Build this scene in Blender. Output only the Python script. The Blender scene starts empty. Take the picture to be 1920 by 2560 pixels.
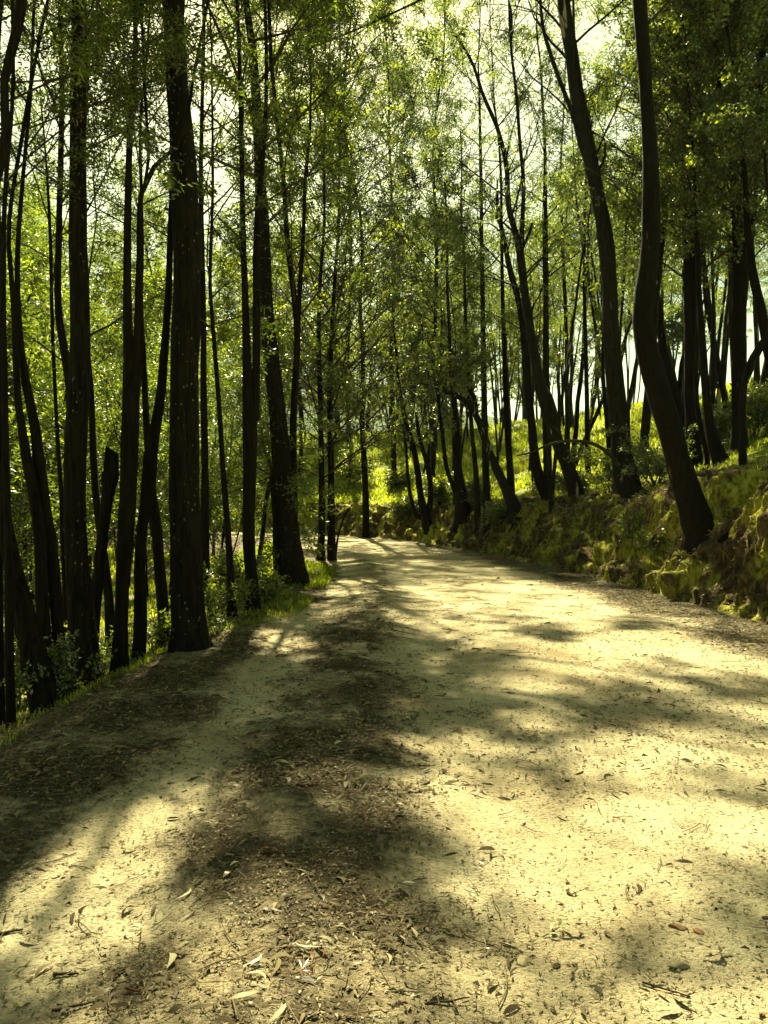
import bpy, math, random
import numpy as np
from math import radians, sin, cos, pi

# ------------------------------------------------------------------ camera, light, exposure
SC = bpy.context.scene
COL = SC.collection
CAM_H = 1.6
cam_d = bpy.data.cameras.new("camera")
cam = bpy.data.objects.new("camera", cam_d)
COL.objects.link(cam)
cam.location = (0, 0, CAM_H)
cam.rotation_euler = (radians(90.6), 0, 0)
cam_d.sensor_fit = 'HORIZONTAL'
cam_d.sensor_width = 36.0
cam_d.lens = 36.0 * 1930 / 1920
cam_d.clip_start = 0.05
cam_d.clip_end = 3000
SC.camera = cam

SUN_AZ, SUN_EL = radians(-7), radians(48)      # azimuth measured from +Y towards +X
TO_SUN = np.array([sin(SUN_AZ) * cos(SUN_EL), cos(SUN_AZ) * cos(SUN_EL), sin(SUN_EL)])
world = bpy.data.worlds.new("World")
SC.world = world
world.use_nodes = True
wn = world.node_tree.nodes
wl = world.node_tree.links
wn.clear()
w_out = wn.new('ShaderNodeOutputWorld')
w_bg = wn.new('ShaderNodeBackground')
w_sky = wn.new('ShaderNodeTexSky')
w_sky.sky_type = 'NISHITA'
w_sky.sun_disc = False
w_sky.sun_elevation = SUN_EL
w_sky.sun_rotation = SUN_AZ
w_sky.air_density = 1.0
w_sky.dust_density = 1.2
w_sky.ozone_density = 1.0
w_mul = wn.new('ShaderNodeMix')
w_mul.data_type = 'RGBA'
w_mul.blend_type = 'MULTIPLY'
w_mul.inputs['Factor'].default_value = 1.0
w_mul.inputs[7].default_value = (1.0, 0.945, 0.46, 1)
wl.new(w_sky.outputs[0], w_mul.inputs[6])
wl.new(w_mul.outputs[2], w_bg.inputs[0])
w_bg.inputs[1].default_value = 0.05
wl.new(w_bg.outputs[0], w_out.inputs[0])

sun_d = bpy.data.lights.new("sun", 'SUN')
sun_d.energy = 5.0
sun_d.angle = radians(0.5)
sun_d.color = (1.0, 0.945, 0.63)
sun = bpy.data.objects.new("sun", sun_d)
COL.objects.link(sun)
sun.location = (0, 0, 60)
from mathutils import Vector
sun.rotation_euler = Vector(tuple(TO_SUN)).to_track_quat('Z', 'Y').to_euler()

SC.view_settings.view_transform = 'Standard'
SC.view_settings.look = 'None'
SC.view_settings.gamma = 1.0
SC.view_settings.exposure = 2.2
SC.cycles.max_bounces = 6
SC.cycles.diffuse_bounces = 3
SC.cycles.glossy_bounces = 2
SC.cycles.transmission_bounces = 4
SC.cycles.transparent_max_bounces = 4
SC.cycles.use_denoising = True

RNG = np.random.default_rng(7)
random.seed(7)

# ------------------------------------------------------------------ noise + mesh helpers
def _hash(ix, iy, seed):
    n = (ix.astype(np.int64) * 374761393 + iy.astype(np.int64) * 668265263 + seed * 2246822519) & 0xffffffff
    n = ((n ^ (n >> 13)) * 1274126177) & 0xffffffff
    return ((n ^ (n >> 16)) & 0xffff) / 65535.0

def vnoise(x, y, seed=0):
    x = np.asarray(x, float); y = np.asarray(y, float)
    ix = np.floor(x); iy = np.floor(y)
    fx = x - ix; fy = y - iy
    fx = fx * fx * (3 - 2 * fx); fy = fy * fy * (3 - 2 * fy)
    a = _hash(ix, iy, seed); b = _hash(ix + 1, iy, seed)
    c = _hash(ix, iy + 1, seed); d = _hash(ix + 1, iy + 1, seed)
    return (a * (1 - fx) + b * fx) * (1 - fy) + (c * (1 - fx) + d * fx) * fy

def fbm(x, y, octv=4, seed=0):
    s = 0; amp = 0.5; tot = 0
    for i in range(octv):
        s = s + amp * vnoise(x * 2 ** i, y * 2 ** i, seed + 17 * i); tot += amp; amp *= 0.5
    return s / tot

def sstep(a, b, x):
    t = np.clip((x - a) / (b - a), 0, 1)
    return t * t * (3 - 2 * t)

def norm(v):
    return v / np.maximum(np.linalg.norm(v, axis=-1, keepdims=True), 1e-9)

def make_mesh(name, verts, faces, mat=None, smooth=False, attrs=None, vattrs=None):
    """faces: array [m,3] or [m,4] (or a list of such arrays)"""
    verts = np.asarray(verts, np.float32).reshape(-1, 3)
    fl = faces if isinstance(faces, list) else [faces]
    fl = [np.asarray(f, np.int32) for f in fl if len(f)]
    me = bpy.data.meshes.new(name)
    me.vertices.add(len(verts))
    me.vertices.foreach_set("co", verts.ravel())
    nl = sum(f.size for f in fl); nf = sum(len(f) for f in fl)
    me.loops.add(nl); me.polygons.add(nf)
    me.loops.foreach_set("vertex_index", np.concatenate([f.ravel() for f in fl]))
    tot = np.concatenate([np.full(len(f), f.shape[1], np.int32) for f in fl])
    st = np.concatenate([[0], np.cumsum(tot)[:-1]]).astype(np.int32)
    me.polygons.foreach_set("loop_start", st)
    if smooth:
        me.polygons.foreach_set("use_smooth", np.ones(nf, bool))
    me.update(calc_edges=True)
    for k, v in (attrs or {}).items():
        a = me.attributes.new(k, 'FLOAT', 'FACE'); a.data.foreach_set("value", np.asarray(v, np.float32))
    for k, v in (vattrs or {}).items():
        a = me.attributes.new(k, 'FLOAT', 'POINT'); a.data.foreach_set("value", np.asarray(v, np.float32))
    if mat: me.materials.append(mat)
    return me

def link(name, me, parent=None):
    o = bpy.data.objects.new(name, me); COL.objects.link(o)
    if parent is not None: o.parent = parent
    return o

def thing(name, label, cat, loc=(0, 0, 0), group=None):
    o = bpy.data.objects.new(name, None); COL.objects.link(o)
    o.location = tuple(float(c) for c in loc); o.empty_display_size = 0.3
    o['label'] = label; o['category'] = cat
    if group: o['group'] = group
    return o

def tag(o, label=None, cat=None, group=None, kind=None):
    if label: o['label'] = label
    if cat: o['category'] = cat
    if group: o['group'] = group
    if kind: o['kind'] = kind
    return o

def grid_faces(n, m, off=0):
    i = np.arange(n - 1)[:, None] * m + np.arange(m - 1)[None, :]
    return np.stack([i, i + 1, i + 1 + m, i + m], -1).reshape(-1, 4) + off

def catmull(P, k):
    """resample rows of P (n,c) to k points along chord length"""
    P = np.asarray(P, float)
    if len(P) < 3:
        t = np.linspace(0, 1, k)[:, None]
        return P[0] * (1 - t) + P[-1] * t
    d = np.concatenate([[0], np.cumsum(np.linalg.norm(np.diff(P[:, :3], axis=0), axis=1) + 1e-6)])
    T = np.linspace(0, d[-1], k)
    m = np.gradient(P, d, axis=0)
    i = np.clip(np.searchsorted(d, T, 'right') - 1, 0, len(P) - 2)
    h = (d[i + 1] - d[i])[:, None]; t = ((T - d[i]) / h[:, 0])[:, None]
    return ((2*t**3-3*t**2+1)*P[i] + (t**3-2*t**2+t)*h*m[i] + (-2*t**3+3*t**2)*P[i+1] + (t**3-t**2)*h*m[i+1])

def tubes(P, R, sides=6, rough=0.0, seed=0):
    """P [n,k,3], R [n,k] -> verts, quads"""
    P = np.asarray(P, float); R = np.asarray(R, float)
    n, k, _ = P.shape
    T = np.empty_like(P)
    T[:, 1:-1] = P[:, 2:] - P[:, :-2]; T[:, 0] = P[:, 1] - P[:, 0]; T[:, -1] = P[:, -1] - P[:, -2]
    T = norm(T)
    mean = norm(P[:, -1] - P[:, 0])
    ref = np.where(np.abs(mean[:, 2:3]) > 0.8, np.array([[1., 0.05, 0]]), np.array([[0, 0.05, 1.]]))
    ref = ref[:, None, :]
    A = norm(ref - (ref * T).sum(-1, keepdims=True) * T)
    B = np.cross(T, A)
    ang = np.arange(sides) * 2 * pi / sides
    rr = R[:, :, None] * np.ones(sides)[None, None]
    if rough > 0:
        rg = np.random.default_rng(seed)
        lob = rg.normal(0, 1, (n, 1, sides)) * 0.7
        rr = rr * (1 + rough * (lob + rg.normal(0, 0.6, (n, k, sides))))
    V = P[:, :, None] + rr[..., None] * (np.cos(ang)[None, None, :, None] * A[:, :, None] + np.sin(ang)[None, None, :, None] * B[:, :, None])
    base = (np.arange(n) * k * sides)[:, None, None]
    r = (np.arange(k - 1) * sides)[None, :, None]
    s = np.arange(sides)[None, None, :]; s2 = (s + 1) % sides
    Q = np.stack([base + r + s, base + r + s2, base + r + sides + s2, base + r + sides + s], -1).reshape(-1, 4)
    return V.reshape(-1, 3), Q

def tube_caps(n, k, sides):
    """top cap as quads (sides must be even and small) - fan of quads for the last ring of each tube"""
    f = []
    for i in range(n):
        b = i * k * sides + (k - 1) * sides
        for j in range(1, sides - 2, 2):
            f.append((b, b + j, b + j + 1, b + j + 2))
    return np.array(f, np.int32)

# ------------------------------------------------------------------ terrain
_ctl = np.array([(1.6, -30), (1.6, -12), (1.6, 0), (1.62, 10), (1.75, 19), (1.3, 29), (-0.4, 38.5), (-3.0, 47), (-7.5, 53.5), (-15, 58), (-26, 60.5), (-45, 61)], float)
_cl = catmull(np.c_[_ctl, np.zeros(len(_ctl))], 420)[:, :2]
_ct = np.gradient(_cl, axis=0); _ct /= np.linalg.norm(_ct, axis=1)[:, None]
_cs = np.concatenate([[0], np.cumsum(np.linalg.norm(np.diff(_cl, axis=0), axis=1))])
S0 = float(np.interp(0, _cl[:60, 1], _cs[:60]))
_cs = _cs - S0

def road_su(x, y):
    x = np.asarray(x, float).ravel(); y = np.asarray(y, float).ravel()
    s = np.empty_like(x); u = np.empty_like(x)
    for a in range(0, len(x), 20000):
        X = x[a:a + 20000, None] - _cl[None, :, 0]; Y = y[a:a + 20000, None] - _cl[None, :, 1]
        j = np.argmin(X * X + Y * Y, axis=1); r = np.arange(len(j))
        dx = X[r, j]; dy = Y[r, j]; tx = _ct[j, 0]; ty = _ct[j, 1]
        al = dx * tx + dy * ty
        s[a:a + 20000] = _cs[j] + al
        pr = dx * ty - dy * tx
        u[a:a + 20000] = np.sign(pr) * np.sqrt(np.maximum(dx * dx + dy * dy - np.where((j > 0) & (j < len(_cl) - 1), al * al, 0), 0))
    return s, u

def from_su(s, u):
    s = np.asarray(s, float); u = np.asarray(u, float)
    x = np.interp(s, _cs, _cl[:, 0]); y = np.interp(s, _cs, _cl[:, 1])
    tx = np.interp(s, _cs, _ct[:, 0]); ty = np.interp(s, _cs, _ct[:, 1])
    n = np.hypot(tx, ty); tx = tx / n; ty = ty / n
    return x + u * ty, y - u * tx

BANK_U = 4.2
def bank_h(s):
    return 2.1 - 0.4 * sstep(25, 50, s) + 0.25 * (vnoise(s * 0.25, s * 0, 5) - 0.5)

def su_height(s, u, x, y):
    s = np.asarray(s, float); u = np.asarray(u, float)
    z = 0.035 * (fbm(x * 0.9, y * 0.9, 3, 3) - 0.5) + 0.02 * np.clip(s - 42, 0, 40)
    mound = 0.05 * np.exp(-((u + 1.95) / 0.5) ** 2) - 0.03 * np.exp(-((u + 3.0) / .45) ** 2) - 0.03 * np.exp(-((u + .9) / .5) ** 2)
    z = z + mound
    v = u - BANK_U
    vp = np.maximum(v, 0)
    H = bank_h(s)
    hill = 0.45 * np.clip(vp - 1.0, 0, 17) + 0.10 * np.clip(vp - 18, 0, 40)
    zb = H * sstep(-0.15, 1.7, vp) + hill + 0.5 * (fbm(x * 0.22, y * 0.22, 3, 9) - 0.5) * sstep(1, 5, vp)
    z = z + np.where(v > 0, zb, 0)
    w = -u - 3.9
    wp = np.maximum(w, 0)
    fall = 0.30 * np.minimum(wp, 3) + 0.22 * np.clip(wp - 3, 0, 12) + 0.45 * np.clip(wp - 15, 0, 45)
    z = z - np.where(w > 0, fall * sstep(0, 1.2, wp) + 0.4 * (fbm(x * 0.3, y * 0.3, 3, 21) - 0.5) * sstep(0, 3, wp), 0)
    return z

def ground_z(x, y):
    x = np.atleast_1d(np.asarray(x, float)); y = np.atleast_1d(np.asarray(y, float))
    shp = x.shape
    s, u = road_su(x, y)
    return su_height(s, u, x.ravel(), y.ravel()).reshape(shp)

# ------------------------------------------------------------------ materials
def new_mat(name):
    m = bpy.data.materials.new(name); m.use_nodes = True
    m.node_tree.nodes.clear()
    return m, m.node_tree.nodes, m.node_tree.links

def N(nodes, t, **kw):
    n = nodes.new(t)
    for k, v in kw.items():
        if k.startswith('i_'):
            key = k[2:]
            n.inputs[int(key) if key.isdigit() else key].default_value = v
        else:
            setattr(n, k, v)
    return n

def ramp(nodes, stops, interp='LINEAR'):
    r = nodes.new('ShaderNodeValToRGB'); cr = r.color_ramp; cr.interpolation = interp
    while len(cr.elements) < len(stops): cr.elements.new(0.5)
    for e, (p, c) in zip(cr.elements, stops):
        e.position = p; e.color = (*c, 1) if len(c) == 3 else c
    return r

def coords(nodes, links, scale=(1, 1, 1)):
    g = nodes.new('ShaderNodeNewGeometry'); m = nodes.new('ShaderNodeMapping')
    m.inputs['Scale'].default_value = scale
    links.new(g.outputs['Position'], m.inputs['Vector'])
    return m.outputs[0]

def mixc(nodes, links, fac, a, b):
    m = nodes.new('ShaderNodeMix'); m.data_type = 'RGBA'
    if isinstance(fac, float): m.inputs[0].default_value = fac
    else: links.new(fac, m.inputs[0])
    for i, c in ((6, a), (7, b)):
        if isinstance(c, tuple): m.inputs[i].default_value = (*c, 1)
        else: links.new(c, m.inputs[i])
    return m.outputs[2]

def finish(nodes, links, col, rough=0.9, bump=None, bump_d=0.02, bump_s=1.0, spec=0.2):
    b = nodes.new('ShaderNodeBsdfPrincipled'); b.inputs['Roughness'].default_value = rough
    b.inputs['Specular IOR Level'].default_value = spec
    if isinstance(col, tuple): b.inputs['Base Color'].default_value = (*col, 1)
    else: links.new(col, b.inputs['Base Color'])
    if bump is not None:
        bp = nodes.new('ShaderNodeBump'); bp.inputs['Distance'].default_value = bump_d; bp.inputs['Strength'].default_value = bump_s
        links.new(bump, bp.inputs['Height']); links.new(bp.outputs[0], b.inputs['Normal'])
    o = nodes.new('ShaderNodeOutputMaterial'); links.new(b.outputs[0], o.inputs[0])

def mat_road():
    m, n, l = new_mat("dirt")
    c1 = coords(n, l)
    big = N(n, 'ShaderNodeTexNoise', i_Scale=0.8, i_Detail=5.0); l.new(c1, big.inputs['Vector'])
    fine = N(n, 'ShaderNodeTexNoise', i_Scale=55.0, i_Detail=6.0, i_Roughness=0.7); l.new(c1, fine.inputs['Vector'])
    mid = N(n, 'ShaderNodeTexNoise', i_Scale=9.0, i_Detail=6.0, i_Roughness=0.65); l.new(c1, mid.inputs['Vector'])
    r1 = ramp(n, [(0.3, (0.29, 0.225, 0.115)), (0.5, (0.45, 0.375, 0.21)), (0.75, (0.53, 0.46, 0.27))]); l.new(big.outputs[0], r1.inputs[0])
    r2 = ramp(n, [(0.36, (0.22, 0.19, 0.15)), (0.47, (1, 1, 1)), (0.8, (1.12, 1.1, 1.06))]); l.new(fine.outputs[0], r2.inputs[0])
    mm = N(n, 'ShaderNodeMix', data_type='RGBA', blend_type='MULTIPLY'); mm.inputs[0].default_value = 0.7
    l.new(r1.outputs[0], mm.inputs[6]); l.new(r2.outputs[0], mm.inputs[7])
    # humus stain where litter lies
    at = N(n, 'ShaderNodeAttribute', attribute_name='litter')
    ad = N(n, 'ShaderNodeMath', operation='MULTIPLY_ADD'); l.new(mid.outputs[0], ad.inputs[0]); ad.inputs[1].default_value = 1.5
    sub = N(n, 'ShaderNodeMath', operation='SUBTRACT'); l.new(at.outputs['Fac'], sub.inputs[0]); sub.inputs[1].default_value = 0.95
    l.new(sub.outputs[0], ad.inputs[2])
    cl = N(n, 'ShaderNodeMapRange', clamp=True); l.new(ad.outputs[0], cl.inputs[0]); cl.inputs[1].default_value = 0.1; cl.inputs[2].default_value = 0.75
    r3 = ramp(n, [(0.3, (0.03, 0.022, 0.011)), (0.6, (0.10, 0.075, 0.037))]); l.new(fine.outputs[0], r3.inputs[0])
    col = mixc(n, l, cl.outputs[0], mm.outputs[2], r3.outputs[0])
    hs = N(n, 'ShaderNodeMath', operation='ADD'); l.new(fine.outputs[0], hs.inputs[0]); l.new(mid.outputs[0], hs.inputs[1])
    finish(n, l, col, 0.95, hs.outputs[0], 0.03, 1.0, 0.1)
    return m

def mat_soil(name, stops, scale=6.0, bump=0.04):
    m, n, l = new_mat(name)
    c1 = coords(n, l)
    a = N(n, 'ShaderNodeTexNoise', i_Scale=scale, i_Detail=8.0, i_Roughness=0.7); l.new(c1, a.inputs['Vector'])
    b = N(n, 'ShaderNodeTexNoise', i_Scale=scale * 0.12, i_Detail=3.0); l.new(c1, b.inputs['Vector'])
    ad = N(n, 'ShaderNodeMath', operation='MULTIPLY_ADD'); l.new(a.outputs[0], ad.inputs[0]); ad.inputs[1].default_value = 0.6
    sc = N(n, 'ShaderNodeMath', operation='MULTIPLY'); l.new(b.outputs[0], sc.inputs[0]); sc.inputs[1].default_value = 0.4
    l.new(sc.outputs[0], ad.inputs[2])
    r = ramp(n, stops); l.new(ad.outputs[0], r.inputs[0])
    finish(n, l, r.outputs[0], 0.95, a.outputs[0], bump, 1.0, 0.1)
    return m

def mat_bark(name, dark, light, patch=None, lichen=False, vscale=7.0):
    m, n, l = new_mat(name)
    c1 = coords(n, l, (vscale * 3.2, vscale * 3.2, vscale * 0.35))
    a = N(n, 'ShaderNodeTexNoise', i_Scale=1.0, i_Detail=6.0, i_Roughness=0.65, i_Distortion=0.6); l.new(c1, a.inputs['Vector'])
    r = ramp(n, [(0.35, dark), (0.62, light)]); l.new(a.outputs[0], r.inputs[0])
    col = r.outputs[0]
    if patch:
        c2 = coords(n, l, (3.0, 3.0, 0.55))
        p = N(n, 'ShaderNodeTexNoise', i_Scale=1.0, i_Detail=3.0, i_Distortion=0.8); l.new(c2, p.inputs['Vector'])
        pr = ramp(n, [(patch[1], (0, 0, 0)), (patch[1] + 0.03, (1, 1, 1))]); l.new(p.outputs[0], pr.inputs[0])
        col = mixc(n, l, pr.outputs[0], col, patch[0])
    if lichen:
        c3 = coords(n, l, (1, 1, 0.7))
        v = N(n, 'ShaderNodeTexVoronoi', i_Scale=15.0); l.new(c3, v.inputs['Vector'])
        vr = ramp(n, [(0.10, (1, 1, 1)), (0.20, (0, 0, 0))]); l.new(v.outputs['Distance'], vr.inputs[0])
        nz = N(n, 'ShaderNodeTexNoise', i_Scale=2.3, i_Detail=2.0); l.new(c3, nz.inputs['Vector'])
        nr = ramp(n, [(0.46, (0, 0, 0)), (0.62, (1, 1, 1))]); l.new(nz.outputs[0], nr.inputs[0])
        ml = N(n, 'ShaderNodeMath', operation='MULTIPLY'); l.new(vr.outputs[0], ml.inputs[0]); l.new(nr.outputs[0], ml.inputs[1])
        col = mixc(n, l, ml.outputs[0], col, (0.17, 0.17, 0.10))
    finish(n, l, col, 0.95, a.outputs[0], 0.03, 1.0, 0.1)
    return m

def mat_leaf(name, c0, c1, c2, trans=0.6, gloss=0.05, tr_gain=3.5):
    m, n, l = new_mat(name)
    at = N(n, 'ShaderNodeAttribute', attribute_name='tint')
    r = ramp(n, [(0.0, c0), (0.55, c1), (1.0, c2)]); l.new(at.outputs['Fac'], r.inputs[0])
    d = N(n, 'ShaderNodeBsdfDiffuse'); l.new(r.outputs[0], d.inputs[0])
    g = N(n, 'ShaderNodeMix', data_type='RGBA', blend_type='MULTIPLY'); g.inputs[0].default_value = 1
    l.new(r.outputs[0], g.inputs[6]); g.inputs[7].default_value = (tr_gain * 1.05, tr_gain, tr_gain * 0.45, 1)
    t = N(n, 'ShaderNodeBsdfTranslucent'); l.new(g.outputs[2], t.inputs[0])
    mx = N(n, 'ShaderNodeMixShader'); mx.inputs[0].default_value = trans; l.new(d.outputs[0], mx.inputs[1]); l.new(t.outputs[0], mx.inputs[2])
    gl = N(n, 'ShaderNodeBsdfGlossy', i_Roughness=0.38); gl.inputs[0].default_value = (0.9, 0.9, 0.8, 1)
    mg = N(n, 'ShaderNodeMixShader'); mg.inputs[0].default_value = gloss; l.new(mx.outputs[0], mg.inputs[1]); l.new(gl.outputs[0], mg.inputs[2])
    o = N(n, 'ShaderNodeOutputMaterial'); l.new(mg.outputs[0], o.inputs[0])
    return m

M_ROAD = mat_road()
M_SHOULDER = mat_soil("leafy_soil", [(0.3, (0.035, 0.026, 0.014)), (0.5, (0.10, 0.078, 0.04)), (0.66, (0.23, 0.19, 0.10))], 14.0, 0.03)
M_SLOPE = mat_soil("slope_soil", [(0.32, (0.06, 0.055, 0.02)), (0.5, (0.16, 0.13, 0.06)), (0.66, (0.13, 0.17, 0.035))], 3.0, 0.06)
M_HILL = mat_soil("hill_turf", [(0.32, (0.06, 0.07, 0.015)), (0.5, (0.17, 0.19, 0.025)), (0.68, (0.28, 0.28, 0.05))], 2.5, 0.06)
M_FAR = mat_soil("far_forest", [(0.32, (0.03, 0.05, 0.015)), (0.5, (0.07, 0.10, 0.03)), (0.66, (0.13, 0.16, 0.05))], 0.12, 3.0)
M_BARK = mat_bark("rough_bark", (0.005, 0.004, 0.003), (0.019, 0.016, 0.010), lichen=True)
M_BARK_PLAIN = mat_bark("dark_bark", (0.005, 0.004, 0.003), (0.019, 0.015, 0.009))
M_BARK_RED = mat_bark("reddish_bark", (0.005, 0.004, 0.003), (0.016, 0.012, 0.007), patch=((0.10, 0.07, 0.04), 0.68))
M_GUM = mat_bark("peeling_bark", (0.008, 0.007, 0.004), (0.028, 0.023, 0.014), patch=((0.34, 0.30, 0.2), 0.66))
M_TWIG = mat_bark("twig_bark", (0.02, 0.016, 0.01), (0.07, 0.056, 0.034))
L_WATTLE = mat_leaf("feathery_leaf", (0.008, 0.013, 0.003), (0.034, 0.050, 0.006), (0.11, 0.135, 0.015))
L_BROAD = mat_leaf("broad_leaf", (0.007, 0.011, 0.002), (0.032, 0.044, 0.005), (0.13, 0.15, 0.015), gloss=0.09)
L_GUM = mat_leaf("gum_leaf", (0.02, 0.03, 0.011), (0.052, 0.072, 0.022), (0.12, 0.135, 0.033))
L_GRASS = mat_leaf("grass_blade", (0.07, 0.10, 0.010), (0.18, 0.21, 0.018), (0.32, 0.32, 0.045), gloss=0.03, tr_gain=2.6)
L_MOSS = mat_leaf("moss_strand", (0.09, 0.07, 0.02), (0.27, 0.26, 0.025), (0.42, 0.40, 0.06), trans=0.25, gloss=0.02, tr_gain=1.2)
L_LITTER = mat_leaf("dry_leaf", (0.035, 0.025, 0.012), (0.19, 0.15, 0.075), (0.37, 0.32, 0.18), trans=0.12, gloss=0.008, tr_gain=1.0)

# ------------------------------------------------------------------ ground sheets
def litter_mask(x, y):
    s, u = road_su(x, y)
    x = np.asarray(x, float).ravel(); y = np.asarray(y, float).ravel()
    n = fbm(x * 0.9, y * 0.9, 4, 31); n2 = fbm(x * 2.3, y * 2.3, 3, 77)
    m = 1.0 * np.exp(-((u + 2.02 + 0.6 * (n - .5)) / 0.62) ** 2) * (0.6 + 0.9 * sstep(.36, .5, n2)) * (1 - 0.6 * sstep(16, 30, s))
    m = np.maximum(m, 1.0 * sstep(-2.85, -3.4, u + 1.0 * (n - .5)) * (0.6 + 0.6 * sstep(.35, .55, n2)))
    m = np.maximum(m, 0.9 * sstep(2.2, 3.3, u + 1.6 * (n - .5) - 0.6 * sstep(9, 5, y)) * sstep(4.5, 7, y))
    m = np.maximum(m, 0.75 * np.exp(-((x + 0.25) / 0.75) ** 2 - ((y - 2.6) / 1.0) ** 2) * (0.5 + n2))
    m = np.maximum(m, 0.55 * sstep(-1.4, -2.2, x + (n - .5)) * sstep(8, 5, y))
    m = np.maximum(m, 0.25 * sstep(.5, .7, n2))
    return np.clip(m, 0.13, 1)

def build_ground():
    xs = np.concatenate([np.arange(-160, -60, 8), np.arange(-60, -20, 1.6), np.arange(-20, 25, 0.5), np.arange(25, 60, 1.5), np.arange(60, 201, 10)])
    ys = np.concatenate([np.arange(-40, -8, 3), np.arange(-8, 75, 0.5), np.arange(75, 130, 2.0), np.arange(130, 401, 15)])
    X, Y = np.meshgrid(xs, ys, indexing='ij')
    s, u = road_su(X, Y)
    Z = su_height(s, u, X.ravel(), Y.ravel())
    sink = sstep(-8.2, -7.2, u) * sstep(7.6, 6.6, u)
    Z = Z - 0.25 * sink
    # valley floor and the far side of the valley
    x = X.ravel(); y = Y.ravel()
    Z = np.maximum(Z, -24)
    V = np.c_[x, y, Z]
    me = make_mesh("ground", V, grid_faces(len(xs), len(ys))[:, ::-1], M_SLOPE, True)
    # hill side uses turf
    me.materials.append(M_HILL)
    f = grid_faces(len(xs), len(ys))
    hill = (u[f].mean(1) > 5).astype(np.int32)
    me.polygons.foreach_set("material_index", hill)
    tag(link("ground", me), kind='structure')

    # road sheet with soft humus attribute
    ss = np.concatenate([np.arange(-6, 14, 0.08), np.arange(14, 100, 0.3)])
    uu = np.arange(-4.35, 4.36, 0.1)
    Sg, Ug = np.meshgrid(ss, uu, indexing='ij')
    x, y = from_su(Sg.ravel(), Ug.ravel())
    z = su_height(Sg.ravel(), Ug.ravel(), x, y) * (np.abs(Ug.ravel()) < 3.9) + su_height(Sg.ravel(), np.clip(Ug.ravel(), -4.3, 4.15), x, y) * (np.abs(Ug.ravel()) >= 3.9)
    z = z + 0.02 * (fbm(x * 3, y * 3, 3, 12) - 0.5) - 0.12 * sstep(4.15, 4.35, np.abs(Ug.ravel()))
    me = make_mesh("dirt_road", np.c_[x, y, z + 0.004], grid_faces(len(ss), len(uu))[:, ::-1], M_ROAD, True, vattrs={'litter': litter_mask(x, y)})
    tag(link("dirt_road", me), kind='structure')

    # left shoulder sheet
    ss = np.concatenate([np.arange(-6, 20, 0.15), np.arange(20, 95, 0.4)])
    uu = np.concatenate([np.arange(-8.6, -4.0, 0.15), [-3.98, -3.85]])
    Sg, Ug = np.meshgrid(ss, uu, indexing='ij')
    x, y = from_su(Sg.ravel(), Ug.ravel())
    z = su_height(Sg.ravel(), Ug.ravel(), x, y) + 0.06 * (fbm(x * 2.2, y * 2.2, 4, 41) - 0.5) * sstep(-4.0, -4.5, Ug.ravel()) - 0.3 * sstep(-8.0, -8.6, Ug.ravel()) - 0.03 * (Ug.ravel() > -3.95)
    me = make_mesh("road_shoulder", np.c_[x, y, z], grid_faces(len(ss), len(uu))[:, ::-1], M_SHOULDER, True)
    tag(link("road_shoulder", me), kind='structure')

def mat_bank():
    m, n, l = new_mat("mossy_earth")
    c1 = coords(n, l, (1, 1, 0.6))
    a = N(n, 'ShaderNodeTexNoise', i_Scale=9.0, i_Detail=8.0, i_Roughness=0.7); l.new(c1, a.inputs['Vector'])
    b = N(n, 'ShaderNodeTexNoise', i_Scale=1.3, i_Detail=5.0, i_Roughness=0.6); l.new(c1, b.inputs['Vector'])
    r1 = ramp(n, [(0.34, (0.022, 0.015, 0.007)), (0.52, (0.095, 0.062, 0.026)), (0.7, (0.22, 0.16, 0.075))]); l.new(a.outputs[0], r1.inputs[0])
    r2 = ramp(n, [(0.36, (0.05, 0.055, 0.008)), (0.5, (0.30, 0.28, 0.025)), (0.62, (0.42, 0.39, 0.07))]); l.new(a.outputs[0], r2.inputs[0])
    at = N(n, 'ShaderNodeAttribute', attribute_name='moss')
    am = N(n, 'ShaderNodeMath', operation='MULTIPLY_ADD'); l.new(at.outputs['Fac'], am.inputs[0]); am.inputs[1].default_value = 0.22; l.new(b.outputs[0], am.inputs[2])
    f = ramp(n, [(0.55, (0, 0, 0)), (0.63, (1, 1, 1))]); l.new(am.outputs[0], f.inputs[0])
    col = mixc(n, l, f.outputs[0], r1.outputs[0], r2.outputs[0])
    finish(n, l, col, 0.95, a.outputs[0], 0.12, 1.0, 0.1)
    return m

def moss_cover(s, t):
    """where moss grows: thick on the near lower face, patchy further along"""
    return np.clip((0.35 + 0.65 * sstep(19, 13, s)) * (1.15 - .75 * t) + 0.9 * (fbm(s * .35, t * 1.5, 3, 66) - .5), 0, 1)

def bank_point(s, t, disp=True):
    """s along the road, t in 0..1 up the face; returns x,y,z"""
    s = np.asarray(s, float); t = np.asarray(t, float)
    v = 3.4 * t
    x, y = from_su(s, BANK_U - 0.12 + v)
    z = su_height(s, BANK_U - 0.12 + v, x, y)
    face = sstep(0.0, 0.1, t) * sstep(1.0, 0.55, t)
    rib = fbm(s * 2.1 + 0.8 * fbm(s * 2, t * 4, 2, 3), t * 1.6, 4, 51) - 0.5
    fine = fbm(s * 7.5, t * 12, 4, 52) - 0.5
    lump = fbm(s * 0.55, t * 2.2, 3, 53) - 0.5
    d = (1.25 * rib + 1.0 * fine + 0.9 * lump) * face if disp else 0 * s
    d = np.maximum(d, -0.38)
    tx = np.interp(s, _cs, _ct[:, 0]); ty = np.interp(s, _cs, _ct[:, 1])
    x = x - d * ty * 0.8; y = y + d * tx * 0.8; z = z + d * 0.45
    return x, y, z

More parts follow.
